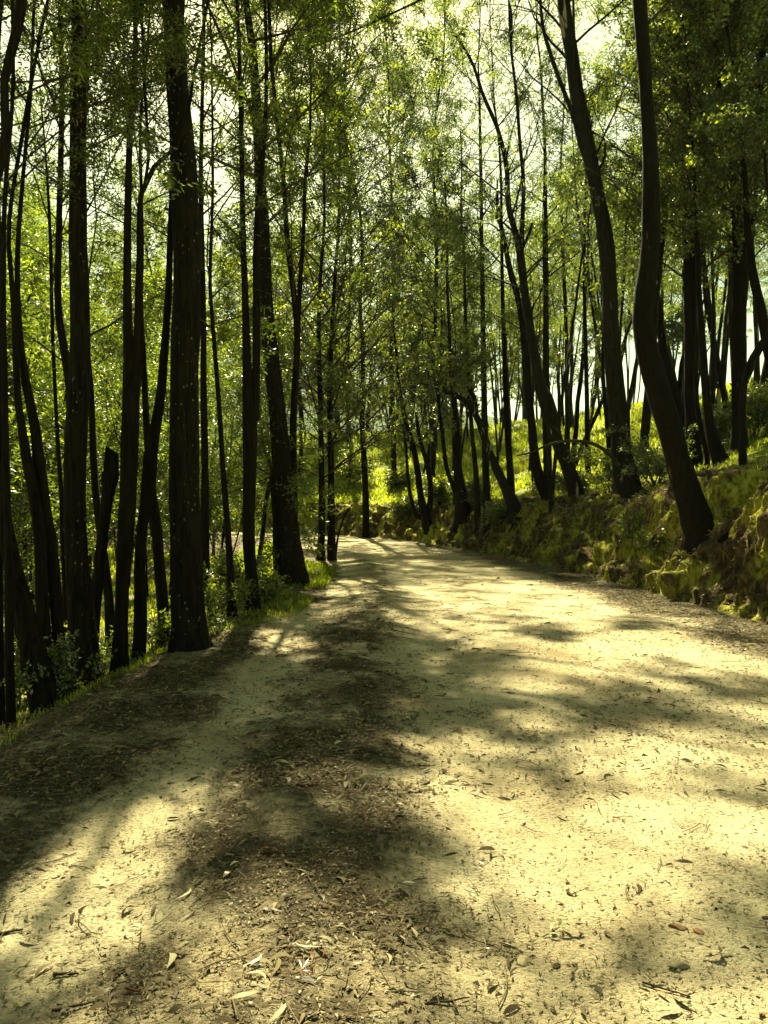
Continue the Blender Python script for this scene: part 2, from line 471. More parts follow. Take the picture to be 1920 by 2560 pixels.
def build_bank():
    ss = np.concatenate([np.arange(3, 30, 0.05), np.arange(30, 95, 0.14)])
    tt = np.linspace(0, 1, 60)
    Sg, Tg = np.meshgrid(ss, tt, indexing='ij')
    x, y, z = bank_point(Sg.ravel(), Tg.ravel())
    z = z - 0.12 * sstep(0.9, 1.0, Tg.ravel()) - 0.05 * sstep(0.04, 0.0, Tg.ravel()) + 0.02
    me = make_mesh("earth_bank", np.c_[x, y, z], grid_faces(len(ss), len(tt))[:, ::-1], mat_bank(), True, vattrs={'moss': moss_cover(Sg.ravel(), Tg.ravel())})
    tag(link("earth_bank", me), kind='structure')
    # upper apron covering the sunk terrain strip
    uu = np.arange(BANK_U + 3.1, BANK_U + 4.6, 0.2)
    ss = np.arange(3, 95, 0.4)
    Sg, Ug = np.meshgrid(ss, uu, indexing='ij')
    x, y = from_su(Sg.ravel(), Ug.ravel())
    z = su_height(Sg.ravel(), Ug.ravel(), x, y) + 0.01 - 0.3 * sstep(BANK_U + 4.2, BANK_U + 4.6, Ug.ravel())
    me = make_mesh("bank_top", np.c_[x, y, z], grid_faces(len(ss), len(uu))[:, ::-1], M_HILL, True)
    tag(link("bank_top", me), kind='structure')

build_ground()
build_bank()

def build_far_hill():
    a = np.radians(np.arange(-78, 60, 1.5)); r = np.linspace(150, 420, 40)
    A, Rr = np.meshgrid(a, r, indexing='ij')
    x = np.sin(A) * Rr; y = np.cos(A) * Rr
    t = (Rr - 150) / 270
    hmax = 60 * (0.75 + 0.5 * fbm(A * 4 + 9, A * 0, 3, 61)) * sstep(radians(48), radians(-4), A) + 8
    z = -24 + (hmax + 24) * sstep(0, 1, t) + 7 * (fbm(x * 0.03, y * 0.03, 4, 63) - 0.5) * sstep(0, .2, t)
    me = make_mesh("distant_hills", np.c_[x.ravel(), y.ravel(), z.ravel()], grid_faces(len(a), len(r)), M_FAR, True)
    tag(link("distant_hills", me), kind='structure')
build_far_hill()

# ------------------------------------------------------------------ light patches wanted on the road (metres): leaves above are pruned to let sun in
LIT = np.array([(.35, 2.35, .9, .4), (-.5, 2.45, .5, .45), (-1.13, 4.46, 0.25, 0.29), (-0.97, 4.7, 0.24, 0.28), (-1.12, 3.89, 0.18, 0.34), (-1.07, 3.35, 0.12, 0.29), (-0.49, 2.88, 0.38, 0.44), (-0.74, 3.1, 0.21, 0.22), (-1.71, 3.7, 0.21, 0.26), (-1.43, 3.01, 0.14, 0.18), (0.05, 4.93, 0.41, 0.35), (0.38, 4.58, 0.28, 0.4), (0.93, 4.1, 0.48, 0.38), (0.98, 3.55, 0.47, 0.36), (0.87, 3.23, 0.23, 0.17), (0.64, 4.25, 0.26, 0.29), (0.7, 3.67, 0.32, 0.34), (0.12, 2.65, 0.23, 0.29), (0.52, 2.59, 0.27, 0.19), (1.07, 2.52, 0.26, 0.14), (-0.1, 3.3, 0.14, 0.21), (2.13, 5.43, 0.48, 0.21), (3.03, 6.59, 0.41, 0.35), (1.78, 5.72, 0.24, 0.16), (1.96, 8.6, 0.71, 0.48), (1.91, 9.98, 0.57, 0.45), (2.13, 7.93, 0.49, 0.28), (2.58, 17.3, 1.9, 5.0), (2.0, 25, 2.1, 5.6), (1.22, 12.48, 1.09, 1.25), (0.8, 39.49, 3.0, 5.92), (-1.03, 10.0, 0.31, 0.65), (-1.54, 10.67, 0.39, 0.52), (-0.77, 13.45, 0.42, 0.58), (-1.24, 17.19, 0.36, 0.76), (-1.96, 5.72, 0.21, 0.15), (-1.28, 7.72, 0.2, 0.19), (3.56, 10.06, 1.03, 0.97), (4.32, 15.8, 1.6, 2.37), (4.07, 8.94, 0.69, 1.02), (1.1, 7.36, 0.23, 0.26),
  (-4.3, 28, 2.6, 5.5), (7.0, 13.6, 1.9, 3.6), (7.0, 19.5, 0.8, 1.0), (6.4, 22.5, .6, 1.0)])
DARK = [(-.22, 3.75, .34, .5), (-.35, 6.6, .65, 2.2), (-.1, 9.5, .6, 1.6), (.35, 3.1, .3, .22), (-1.9, 7.5, .8, 2.0)]   # road spots kept shaded: leaves above stay unpruned
BANK_LIT = [(7.2, 11.5, 1.9, 3.6), (6.5, 17.5, .9, 2.0), (6.2, 22.5, .9, 1.8)]
def lit(x, y):
    wob = 0.5 * (fbm(x * 2.1, y * 2.1, 3, 91) - 0.5)
    out = np.zeros(len(x), bool)
    for cx, cy, rx, ry in LIT:
        e = 0.10 if cx < -.3 else 0.02
        out |= ((x - cx) / (rx * 1.12 + e)) ** 2 + ((y - cy) / (ry * 1.1 + e)) ** 2 + wob < 1
    out |= (fbm(x * 1.5 + 3, y * 0.9, 3, 92) > .66) & (x > .2)
    for cx, cy, rx, ry in DARK:
        out &= ((x - cx) / rx) ** 2 + ((y - cy) / ry) ** 2 > 1
    return out

COVER = np.zeros((200, 400))      # leaf area falling on ground cells x -10..10, y 0..40 (0.1 m)
def sun_ground(P):
    t = P[:, 2] / TO_SUN[2]
    return P[:, 0] - TO_SUN[0] * t, P[:, 1] - TO_SUN[1] * t
def keep_sprays(P, rng):
    gx, gy = sun_ground(P)
    near = (gx > -4.5) & (gx < 8) & (gy > 1.5) & (gy < 46)
    k = np.ones(len(P), bool)
    if near.any():
        z = np.zeros(len(P), bool); z[near] = lit(gx[near], gy[near])
        k &= ~(z & (rng.random(len(P)) < np.where(gy > 12, .86, .985)))
    t = (P[:, 2] - 1.6) / TO_SUN[2]
    bx = P[:, 0] - TO_SUN[0] * t; by = P[:, 1] - TO_SUN[1] * t
    for cx, cy, rx, ry in BANK_LIT:
        k &= ~((((bx - cx) / rx) ** 2 + ((by - cy) / ry) ** 2 < 1) & (t > 0) & (rng.random(len(P)) < .97))
    t = (P[:, 2] - 4.0) / TO_SUN[2]
    hx = P[:, 0] - TO_SUN[0] * t; hy = P[:, 1] - TO_SUN[1] * t
    hill = (hx > 4) & (hx < 26) & (hy > 20) & (hy < 70) & (t > 0)
    k &= ~(hill & (fbm(hx * .35, hy * .22, 3, 93) > .45) & (rng.random(len(P)) < np.where(P[:, 0] > 5, .92, .3)))
    return k

# ------------------------------------------------------------------ foliage
SPRAYS = {  # leaves per spray, spray length, leaf length, leaf width, droop
    'wattle': (10, 0.34, 0.105, 0.030, 0.15),
    'broad': (8, 0.30, 0.095, 0.055, 0.10),
    'gum': (8, 0.34, 0.14, 0.030, 0.40),
}
def leaf_mesh(P, D, typ, size, rng):
    m, Ls, ll, lw, droop = SPRAYS[typ]
    n = len(P)
    D = norm(D + np.array([0, 0, -droop]) * (0.4 + rng.random((n, 1))))
    S = norm(np.cross(D, norm(rng.normal(0, 1, (n, 3)) * np.array([0.5, 0.5, 0.5]) + np.array([0, 0, 1.0]))))
    U = np.cross(S, D)
    i = np.arange(m)
    side = np.where(i % 2 == 0, 1.0, -1.0)[None, :, None]
    f = ((i + 0.7) / m)[None, :, None]
    B = P[:, None] + D[:, None] * (Ls * size * f) + rng.normal(0, 0.03 * size, (n, m, 3))
    if typ == 'gum':
        ld = D[:, None] * 0.55 + S[:, None] * side * 0.6 + np.array([0, 0, -0.5]) + rng.normal(0, 0.3, (n, m, 3))
    else:
        ld = D[:, None] * 0.45 + S[:, None] * side * 0.9 + rng.normal(0, 0.30 if typ == 'wattle' else 0.5, (n, m, 3)) + np.array([0, 0, -0.15])
    ld = norm(ld)
    Nn = norm(U[:, None] + rng.normal(0, 0.45 if typ == 'wattle' else 0.7, (n, m, 3)))
    W = norm(np.cross(Nn, ld))
    L = ll * size * rng.uniform(0.65, 1.25, (n, m, 1)); w = lw * size * rng.uniform(0.75, 1.2, (n, m, 1))
    V = np.stack([B, B + ld * L * 0.42 + W * w * .5, B + ld * L, B + ld * L * 0.42 - W * w * .5], 2).reshape(-1, 3)
    F = np.arange(n * m * 4).reshape(-1, 4)
    tint = np.clip(np.repeat(rng.normal(0.5, 0.2, n), m) + rng.normal(0, 0.14, n * m), 0, 1)
    return V, F, tint

def curve_batch(P0, D, L, k, rng, wig=0.12, up=0.0):
    """n curved polylines"""
    n = len(P0); P = np.empty((n, k, 3)); P[:, 0] = P0
    d = norm(D); st = (L / (k - 1))[:, None]
    for i in range(1, k):
        d = norm(d + rng.normal(0, wig, (n, 3)) + np.array([0, 0, up]))
        P[:, i] = P[:, i - 1] + d * st
    return P

def grow_crown(axis, radii, z0, R, n_prim, typ, rng, elev=(30, 60), prim_r=0.35, sub=7, spr=9, size=1.0, extra=None, prune=True, bare=0.25, asym=None):
    """axis [k,3] trunk path.  Returns list of (branch verts, faces) and crown (V,F,tint)."""
    zt = axis[:, 2]; H = zt[-1]
    hs = z0 + (H - z0) * (np.arange(n_prim) + rng.uniform(0, 1, n_prim)) / n_prim
    f = (hs - z0) / max(H - z0, .1)
    bx = np.stack([np.interp(hs, zt, axis[:, c]) for c in range(3)], -1)
    br = np.interp(hs, zt, radii)
    az = np.arange(n_prim) * 2.4 + rng.uniform(0, 0.9, n_prim) + rng.uniform(0, 6)
    if asym is not None:
        k = rng.random(n_prim) < 0.55
        az = np.where(k, asym + rng.normal(0, 0.6, n_prim), az)
    el = np.radians(rng.uniform(elev[0], elev[1], n_prim)) * (0.75 + 0.45 * f)
    L = R * (0.45 + 0.75 * np.sin(pi * np.clip(f * 0.8 + 0.18, 0, 1))) * rng.uniform(0.7, 1.2, n_prim)
    D = np.stack([np.cos(el) * np.sin(az), np.cos(el) * np.cos(az), np.sin(el)], -1)
    n = len(bx)
    kp = 7
    PP = curve_batch(bx, D, L, kp, rng, 0.09, -0.01 if typ == 'gum' else 0.03)
    r0 = np.minimum(br * prim_r + 0.004, 0.010 + 0.009 * L)
    PR = r0[:, None] * np.linspace(1, 0.22, kp)[None]
    # secondaries
    fr = bare + (1 - bare) * (np.arange(sub)[None] + rng.uniform(0, 1, (n, sub))) / sub
    idx = fr * (kp - 1); i0 = np.clip(idx.astype(int), 0, kp - 2); ft = (idx - i0)[..., None]
    rows = np.arange(n)[:, None]
    B = PP[rows, i0] * (1 - ft) + PP[rows, i0 + 1] * ft
    T = norm(PP[rows, i0 + 1] - PP[rows, i0])
    Rv = norm(rng.normal(0, 1, (n, sub, 3)))
    SD = norm(T * 0.75 + Rv * 0.85)
    SL = (L[:, None] * 0.42 * (1.1 - 0.6 * fr) + 0.25) * rng.uniform(0.7, 1.3, (n, sub))
    SP = curve_batch(B.reshape(-1, 3), SD.reshape(-1, 3), SL.ravel(), 5, rng, 0.14, -0.04 if typ == 'gum' else 0.0)
    SR = (r0[:, None] * 0.38 * np.ones((n, sub))).ravel()[:, None] * np.linspace(1, 0.3, 5)[None]
    SR = np.maximum(SR, 0.006 * size)
    sk = np.ones(len(SP), bool)
    if prune:
        for jj in (2, 4):
            gx, gy = sun_ground(SP[:, jj]); nn = (np.abs(gx) < 3) & (gy > 1.8) & (gy < 6)
            if nn.any(): sk[nn] &= ~lit(gx[nn], gy[nn])
    # sprays
    q = len(SP); spr = int(spr * 1.35)
    fs = 0.42 + 0.58 * (np.arange(spr)[None] + rng.uniform(0, 1, (q, spr))) / spr
    ii = fs * 4; j0 = np.clip(ii.astype(int), 0, 3); gt = (ii - j0)[..., None]
    rw = np.arange(q)[:, None]
    LP = (SP[rw, j0] * (1 - gt) + SP[rw, j0 + 1] * gt).reshape(-1, 3)
    LT = norm(SP[rw, j0 + 1] - SP[rw, j0]).reshape(-1, 3)
    LD = norm(LT * 0.7 + rng.normal(0, 0.6, LT.shape))
    owner = np.repeat(np.arange(n), sub * spr)
    hold = np.repeat((rng.random(q) > 0.42) & sk, spr); LP = LP[hold]; LD = LD[hold]
    boughs = []
    if extra is not None:  # added boughs, aimed at points that shade the road
        for grp in extra:
            cen = np.mean(grp, axis=0)
            hz = min(max(z0, cen[2] - 0.5 * np.hypot(*(cen[:2] - axis[-1, :2])), 2.8 + 0.74 * axis[-1, 1]), H * 0.96)
            b = np.array([np.interp(hz, zt, axis[:, c]) for c in range(3)]); rb = float(np.interp(hz, zt, radii))
            mid = b * .45 + cen * .55 + np.array([rng.normal(0, .3), rng.normal(0, .3), .35])
            path = catmull(np.array([b, mid, cen + rng.normal(0, .15, 3)]), 9)
            r1 = min(rb * .5, .014 + .004 * np.linalg.norm(cen - b))
            vs, fs_ = tubes(path[None], r1 * np.linspace(1, .3, 9)[None], 6); off = len(vs); vs = [vs]; fs_ = [fs_]
            for tg in grp:
                j = int(rng.integers(4, 8)); st = path[j]
                sp = catmull(np.array([st, st * .5 + tg * .5 + rng.normal(0, .12, 3), tg]), 6)
                v_, f_ = tubes(sp[None], r1 * .38 * np.linspace(1, .35, 6)[None], 5); vs.append(v_); fs_.append(f_ + off); off += len(v_)
                nt = 7
                q0 = sp[rng.integers(2, 6, nt)]
                tw = curve_batch(q0, norm(tg - st)[None] * .5 + rng.normal(0, .7, (nt, 3)), rng.uniform(.5, 1.1, nt), 5, rng, .15)
                v_, f_ = tubes(tw, .006 * np.linspace(1, .4, 5)[None] * np.ones((nt, 1)), 4); vs.append(v_); fs_.append(f_ + off); off += len(v_)
                fi = rng.uniform(.6, 4, (nt, 18 if size < .8 else 13)); jj = np.clip(fi.astype(int), 0, 3); gg = (fi - jj)[..., None]; rr = np.arange(nt)[:, None]
                lp = (tw[rr, jj] * (1 - gg) + tw[rr, jj + 1] * gg).reshape(-1, 3); lt = norm(tw[rr, jj + 1] - tw[rr, jj]).reshape(-1, 3)
                LP = np.vstack([LP, lp]); LD = np.vstack([LD, norm(lt * .7 + rng.normal(0, .6, lt.shape))])
            boughs.append((np.vstack(vs), np.vstack(fs_)))
    if prune:
        kk = keep_sprays(LP, rng); LP = LP[kk]; LD = LD[kk]
    ml = SPRAYS[typ]
    gx, gy = sun_ground(LP)
    ok = (gx > -10) & (gx < 10) & (gy > 0) & (gy < 40)
    np.add.at(COVER, (((gx[ok] + 10) * 10).astype(int), (gy[ok] * 10).astype(int)), ml[0] * ml[2] * ml[3] * 0.35 * size * size)
    branches = boughs
    for b in range(n):
        v1, f1 = tubes(PP[b:b + 1], PR[b:b + 1], 5)
        ks = np.flatnonzero(sk[b * sub:(b + 1) * sub]) + b * sub
        if not len(ks): branches.append((v1, f1)); continue
        v2, f2 = tubes(SP[ks], SR[ks], 4)
        branches.append((np.vstack([v1, v2]), np.vstack([f1, f2 + len(v1)])))
    return branches, leaf_mesh(LP, LD, typ, size, rng)

LEAFMAT = {'wattle': L_WATTLE, 'broad': L_BROAD, 'gum': L_GUM}

def extend_path(P, R, H, rng):
    """carry a traced stem on above the picture to height H"""
    if P[-1, 2] >= H: return P, R
    d = norm(P[-1] - P[max(0, len(P) - 3)])
    d = norm(d * 0.6 + np.array([0, 0, 0.6]))
    n = 5; step = (H - P[-1, 2]) / n
    for i in range(n):
        d = norm(d + np.array([rng.normal(0, .06), rng.normal(0, .06), 0.15]))
        P = np.vstack([P, P[-1] + d * step / max(d[2], .5)]); R = np.append(R, max(R[-1] * 0.84, 0.012))
    return P, R

F_PX = 1930.0
def px_path(st, d, lean, base=True):
    st = np.array(st, float)
    pts = []
    z_base = None
    for (px, py, w) in st:
        dd = d
        for _ in range(3):
            z = CAM_H + (1300 - py) / F_PX * dd
            dd = d + lean * max(z, 0)
        pts.append((( px - 960) / F_PX * dd, dd, CAM_H + (1300 - py) / F_PX * dd, w / 2 / F_PX * dd))
    return np.array(pts)

# traced trees: name, d, lean in depth, label, bark, crown, stems
TREES = []
def T(d, label, stems, H=14, z0=6.0, R=3.0, n=16, typ='wattle', bark=None, lean=0.0, name='tree', sub=8, spr=12, size=1.0, group=None, crown=True, asym=None, elev=(30, 60), bare=.25, extra=None, flare=1.0):
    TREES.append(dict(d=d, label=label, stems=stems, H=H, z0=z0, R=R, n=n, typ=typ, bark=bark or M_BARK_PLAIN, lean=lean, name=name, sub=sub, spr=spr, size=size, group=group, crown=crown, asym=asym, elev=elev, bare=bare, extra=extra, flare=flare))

# ---- left of the road
T(9.6, "thickest black trunk at the left road edge, speckled with pale lichen", [[(478,1655,93),(472,1540,84),(469,1440,80),(462,1250,75),(460,1150,73),(461,947,71),(466,774,69),(465,600,68),(459,463,66),(454,347,62),(441,231,54),(436,116,53),(430,0,52)]], H=20, z0=9, R=4.2, n=22, bark=M_BARK, name='wattle_tree', lean=.02)
T(9.0, "straight trunk with pale lichen spots and peeling brown base, left of the thickest trunk", [[(214,1705,82),(205,1560,66),(195,1440,57),(187,1300,54),(187,1150,54),(196,950,51),(198,775,46),(192,600,44),(191,450,40),(190,300,38),(192,130,37),(193,0,36)]], H=14, z0=8.0, R=3.8, n=18, bark=M_BARK, name='wattle_tree')
T(9.4, "dark twin trunk forking at mid height between the lichen trunks", [[(300,1685,46),(304,1560,34),(308,1439,34),(319,1266,42),(324,1120,44),(326,1005,42),(321,900,28),(317,774,22),(316,640,19),(318,463,17),(323,289,15),(335,116,12),(334,0,11)],
   [(330,1030,30),(341,930,26),(344,774,20),(347,640,17),(347,520,13),(352,470,13),(367,434,13),(400,395,11),(428,372,9)], [(350,500,8),(368,400,8),(363,290,8),(356,173,8),(350,0,7)]], H=13, z0=7.5, R=3.2, n=14, name='wattle_tree')
T(9.9, "dark trunk with bulging foot whose upper stem slants behind the thickest trunk", [[(347,1652,31),(350,1600,33),(352,1526,32),(349,1400,27),(356,1310,27),(370,1220,34),(372,1178,36),(384,1080,28),(399,1005,24),(409,880,20),(417,774,18),(422,640,15),(426,500,13),(432,380,11)]], H=11, z0=7.5, R=2.6, n=12, name='wattle_tree')
T(10.6, "trunk slanting left to right just left of the thickest trunk", [[(416,1612,32),(410,1540,30),(401,1439,29),(392,1330,27),(380,1240,24),(372,1150,20),(362,1000,16),(358,900,14),(350,760,12)]], H=9, z0=5.5, R=2.4, n=10, name='wattle_tree')
T(9.8, "short leaning trunk with a broken top behind the peeling brown trunk", [[(234,1600,30),(238,1540,28),(250,1420,28),(260,1310,29),(271,1230,32),(276,1190,44),(279,1172,46)]], H=0, crown=False, name='broken_tree')
T(12.5, "thin dark trunk behind the broken leaning trunk", [[(276,1590,24),(273,1500,22),(262,1400,19),(240,1250,17),(232,1120,16),(226,980,15),(214,860,15),(206,700,13),(200,540,11)]], H=13, z0=4.5, R=3, n=14, name='wattle_tree')
T(7.6, "gnarled leaning trunk clump with bright split base at far left", [[(112,1775,62),(100,1700,70),(86,1640,64),(70,1560,50),(50,1480,46),(34,1420,44),(18,1340,36),(4,1260,30),(-14,1160,26),(-30,1000,22)],
   [(75,1640,34),(50,1560,30),(40,1500,28)]], H=9, z0=5, R=2.4, n=10, name='wattle_tree')
T(8.3, "left stem of the leaning pair beside the gnarled clump", [[(128,1720,34),(118,1620,32),(106,1500,32),(104,1400,30),(92,1270,28),(67,1150,26),(55,1080,21),(44,1000,18),(38,900,15),(30,740,13),(18,600,11)]], H=11, z0=5.2, R=2.6, n=12, name='wattle_tree')
T(8.4, "right stem of the leaning pair beside the gnarled clump", [[(160,1710,34),(148,1600,30),(140,1497,30),(130,1381,32),(112,1270,30),(96,1150,28),(84,1050,24),(68,980,22),(52,880,17),(43,770,14),(40,650,12),(50,480,10)]], H=11, z0=5.2, R=2.6, n=12, name='wattle_tree')
T(7.2, "slim dark trunk rising straight near the left frame edge", [[(30,1815,24),(26,1650,22),(23,1500,20),(20,1320,18),(14,1150,17),(10,950,15),(6,760,13)]], H=9, z0=5, R=2.2, n=10, name='wattle_tree')
T(7.8, "black trunk cut by the left frame edge", [[(4,1820,22),(0,1650,22),(-4,1400,20),(-6,1200,18),(4,1000,16),(0,800,14)]], H=9, z0=5, R=2.2, n=10, name='wattle_tree')
T(11.5, "thin sinuous sapling between the leaning pair and the peeling trunk", [[(166,1680,14),(164,1500,13),(156,1330,12),(153,1236,11),(143,1100,10),(135,950,9),(128,800,9),(124,640,8),(118,500,7)]], H=9, z0=4.5, R=2.2, n=10, name='wattle_tree')
T(11.0, "dark trunk partly hidden behind the straight lichen trunk", [[(188,1640,30),(182,1300,26),(178,1080,26),(174,960,24),(158,870,20),(145,790,18),(144,600,15),(148,400,14),(150,200,12),(145,0,11)]], H=13, z0=6.5, R=2.8, n=14, name='wattle_tree')
T(13, "dark trunk half hidden by the right side of the thickest trunk", [[(519,1560,24),(516,1480,22),(513,1350,20),(512,1150,18),(508,980,16),(508,840,14),(504,640,13),(500,450,11),(503,250,9),(506,0,8)]], H=13, z0=5, R=2.8, n=14, name='wattle_tree')
T(12.4, "slim trunk with a slight bend midway between the thickest and the twin trunk", [[(581,1538,26),(577,1440,19),(570,1325,16),(562,1230,15),(556,1150,13),(548,1020,12),(535,860,11),(524,700,9),(528,560,8)]], H=10, z0=4.6, R=2.6, n=14, name='wattle_tree')
T(13.6, "double-stemmed trunk right of the slim bent trunk", [[(632,1530,42),(628,1440,33),(621,1323,32),(624,1200,33),(624,1063,38),(618,950,26),(613,774,18),(607,600,15),(603,420,13),(599,231,11),(590,0,9)],
   [(636,1050,24),(640,900,20),(640,760,19),(640,600,18),(648,470,14),(660,330,11)]], H=18, z0=6, R=3, n=15, name='wattle_tree')
T(18.5, "broad-footed big trunk by the bend of the left road edge", [[(736,1460,76),(727,1390,58),(719,1294,50),(704,1178,48),(696,1063,44),(683,947,40),(672,850,37),(664,774,36),(655,640,42),(650,463,28),(641,289,26),(629,116,20),(613,0,16)], [(700,1495,26),(693,1400,22),(690,1290,18),(680,1190,14)]], H=22, z0=8, R=4.2, n=22, bark=M_BARK, name='wattle_tree', spr=10)
T(18.9, "slender forked stem pressed against the broad-footed trunk", [[(735,1440,26),(733,1250,22),(732,1180,21),(733,1063,18),(738,947,16),(743,831,16),(735,745,15),(718,600,13),(709,463,12),(690,289,10),(675,116,9),(670,0,8)],
   [(743,850,13),(750,700,11),(757,600,10),(762,450,9),(775,300,7)]], H=15, z0=6, R=3, n=15, name='wattle_tree')
T(21, "thin stem leaning right behind the double-stemmed trunk", [[(640,1470,14),(655,1350,12),(668,1240,11),(680,1180,10),(690,1100,8)]], H=7, z0=3.0, R=1.8, n=9, name='sapling', spr=7)
T(30.2, "left trunk of the dark pair on the grass at the bend", [[(801,1420,22),(804,1320,18),(803,1150,15),(800,980,13),(796,830,11),(800,700,9),(810,560,7)]], H=22, z0=3.0, R=4.4, n=50, name='broadleaf_tree', typ='broad', size=1.5)
T(30.6, "right trunk of the dark pair on the grass at the bend", [[(829,1418,24),(828,1320,20),(827,1150,16),(824,1000,14),(828,850,11),(836,700,9),(846,560,7)], [(838,1395,6),(848,1330,5),(862,1290,4),(880,1262,3)]], H=24, z0=2.8, R=5, n=56, name='broadleaf_tree', typ='broad', size=1.5)
T(6.6, "curving bare limb crossing the top left corner", [[(-150,1850,60),(-120,1300,50),(-80,800,40),(-30,500,30),(6,355,22),(12,290,22),(2,240,20),(10,170,22),(26,110,24),(42,40,26),(50,-30,26)]], H=8.5, z0=6.5, R=2.6, n=10, name='wattle_tree')

# ---- right of the road
T(16.2, "big curved dark trunk rooted in the mossy bank at right", [[(1766,1400,112),(1752,1330,88),(1730,1265,70),(1703,1178,60),(1673,1063,58),(1638,947,55),(1613,840,51),(1608,774,48),(1615,716,48),(1625,650,46),(1630,520,43),(1630,405,38),(1622,289,32),(1616,173,31),(1608,58,33),(1604,0,33)]], H=22, z0=10.5, R=3.4, n=16, typ='gum', bark=M_BARK_RED, name='gum_tree', size=1.1)
T(25, "tall upright trunk leaning left at the top of the right bank", [[(1572,1240,80),(1565,1200,64),(1555,1121,50),(1544,1005,46),(1534,900,42),(1529,831,40),(1525,716,38),(1517,600,39),(1508,540,36),(1492,463,34),(1470,347,36),(1446,231,35),(1430,116,33),(1413,0,32)],
   [(1500,480,12),(1486,445,12),(1455,360,12),(1434,278,12),(1405,203,11),(1380,130,10),(1360,60,9)], [(1492,448,8),(1500,420,7),(1512,395,6),(1516,350,5)]], H=21, z0=10.0, R=3.8, n=16, typ='gum', bark=M_GUM, name='gum_tree', size=1.2)
T(30, "forked leaning trunk left of the tall upright trunk, pale bark on its upper forks", [[(1442,1240,42),(1425,1180,34),(1400,1121,30),(1384,1063,32),(1367,1005,38),(1352,960,30),(1345,930,26),(1333,860,23),(1319,774,21),(1308,687,20),(1303,636,20),(1292,585,16),(1274,520,14),(1267,405,12),(1243,310,10),(1209,231,9),(1180,145,7),(1140,80,6)],
   [(1304,640,15),(1305,590,13),(1308,530,11),(1310,463,10),(1301,347,9),(1293,231,8),(1280,116,7),(1275,0,6)], [(1306,620,9),(1322,585,7),(1332,555,6)]], H=16, z0=6, R=3.6, n=16, typ='gum', bark=M_GUM, name='gum_tree', size=1.35)
T(33, "trunk with a hooked base beside the forked leaning trunk", [[(1372,1246,36),(1360,1225,30),(1344,1180,26),(1336,1130,23),(1330,1063,21),(1318,947,19),(1310,831,17),(1296,745,15),(1275,669,14),(1262,600,12),(1245,510,9)]], H=14, z0=6.5, R=3.2, n=14, typ='gum', bark=M_BARK_RED, name='gum_tree', size=1.35)
T(33, "straight trunk rising behind the hooked-base trunk", [[(1369,1210,20),(1366,1034,19),(1366,800,14),(1366,600,11),(1365,463,9),(1362,300,7)]], H=22, z0=9, R=3, n=14, typ='gum', bark=M_GUM, name='gum_tree', size=1.5)
T(35, "leaning trunk that bows over the road from the bank edge", [[(1287,1275,38),(1272,1235,30),(1255,1200,25),(1232,1150,22),(1209,1086,19),(1196,1050,17),(1180,1020,15),(1160,1000,13),(1134,982,11),(1112,979,8)],
   [(1192,1040,12),(1184,990,12),(1165,960,12),(1130,928,10),(1099,912,8),(1070,890,6)]], H=6, z0=4.5, R=2.6, n=9, typ='broad', bark=M_GUM, name='broadleaf_tree', size=1.6)
T(41, "stout trunk with a swollen base at the far end of the bank", [[(1160,1300,52),(1156,1262,38),(1150,1215,28),(1145,1178,24),(1143,1120,18),(1141,1050,16),(1134,980,13),(1126,900,10)],
   [(1158,1280,16),(1140,1235,13),(1116,1165,11),(1108,1100,10),(1099,1030,9),(1094,960,7)]], H=18, z0=5.5, R=3.6, n=16, typ='broad', name='broadleaf_tree', size=1.8)
T(46, "fan of curved stems from one base where the bank turns", [[(1068,1310,26),(1060,1280,22),(1052,1240,17),(1044,1180,15),(1034,1120,13),(1020,1075,11),(1008,1020,9),(996,950,7)],
   [(1062,1295,14),(1045,1292,12),(1034,1270,11),(1026,1240,9),(1020,1190,8),(1014,1110,7),(1008,1060,6)], [(1070,1300,16),(1076,1240,14),(1072,1180,13),(1062,1140,11),(1048,1090,9),(1040,1030,7)]], H=15, z0=4.5, R=3.4, n=16, typ='broad', name='broadleaf_tree', size=1.8)
T(37, "straight bark-streaked trunk standing in the sunlit grass", [[(1216,1236,19),(1213,1120,17),(1211,1000,15),(1208,800,12),(1205,600,10),(1203,400,8),(1200,250,6)]], H=26, z0=12, R=3.2, n=16, typ='gum', bark=M_GUM, name='gum_tree', size=1.6)
T(38, "slender trunk left of the bark-streaked trunk in the grass", [[(1193,1240,16),(1189,1170,13),(1182,1100,11),(1172,950,9),(1166,830,8),(1162,716,7)]], H=20, z0=9, R=3, n=14, typ='gum', bark=M_GUM, name='gum_tree', size=1.6)
T(35, "dark trunk between the bowed and hooked-base trunks", [[(1277,1212,20),(1274,1150,17),(1268,1063,15),(1262,889,12),(1258,760,10),(1255,600,8),(1252,400,6)]], H=24, z0=11, R=3, n=14, typ='gum', bark=M_BARK_RED, name='gum_tree', size=1.6)
T(44, "pale thin trunk high on the grass right of the forked trunk", [[(1420,1105,12),(1418,1000,11),(1417,831,10),(1412,700,9),(1408,600,8),(1404,420,6)]], H=26, z0=13, R=3, n=14, typ='gum', bark=M_GUM, name='gum_tree', size=1.7)
T(36, "leaf-wrapped thin trunk left of the tall upright trunk", [[(1471,1212,15),(1469,1100,14),(1468,1005,12),(1465,850,10),(1462,700,8),(1466,520,6)]], H=18, z0=3.6, R=2.2, n=20, typ='broad', name='broadleaf_tree', size=1.5)
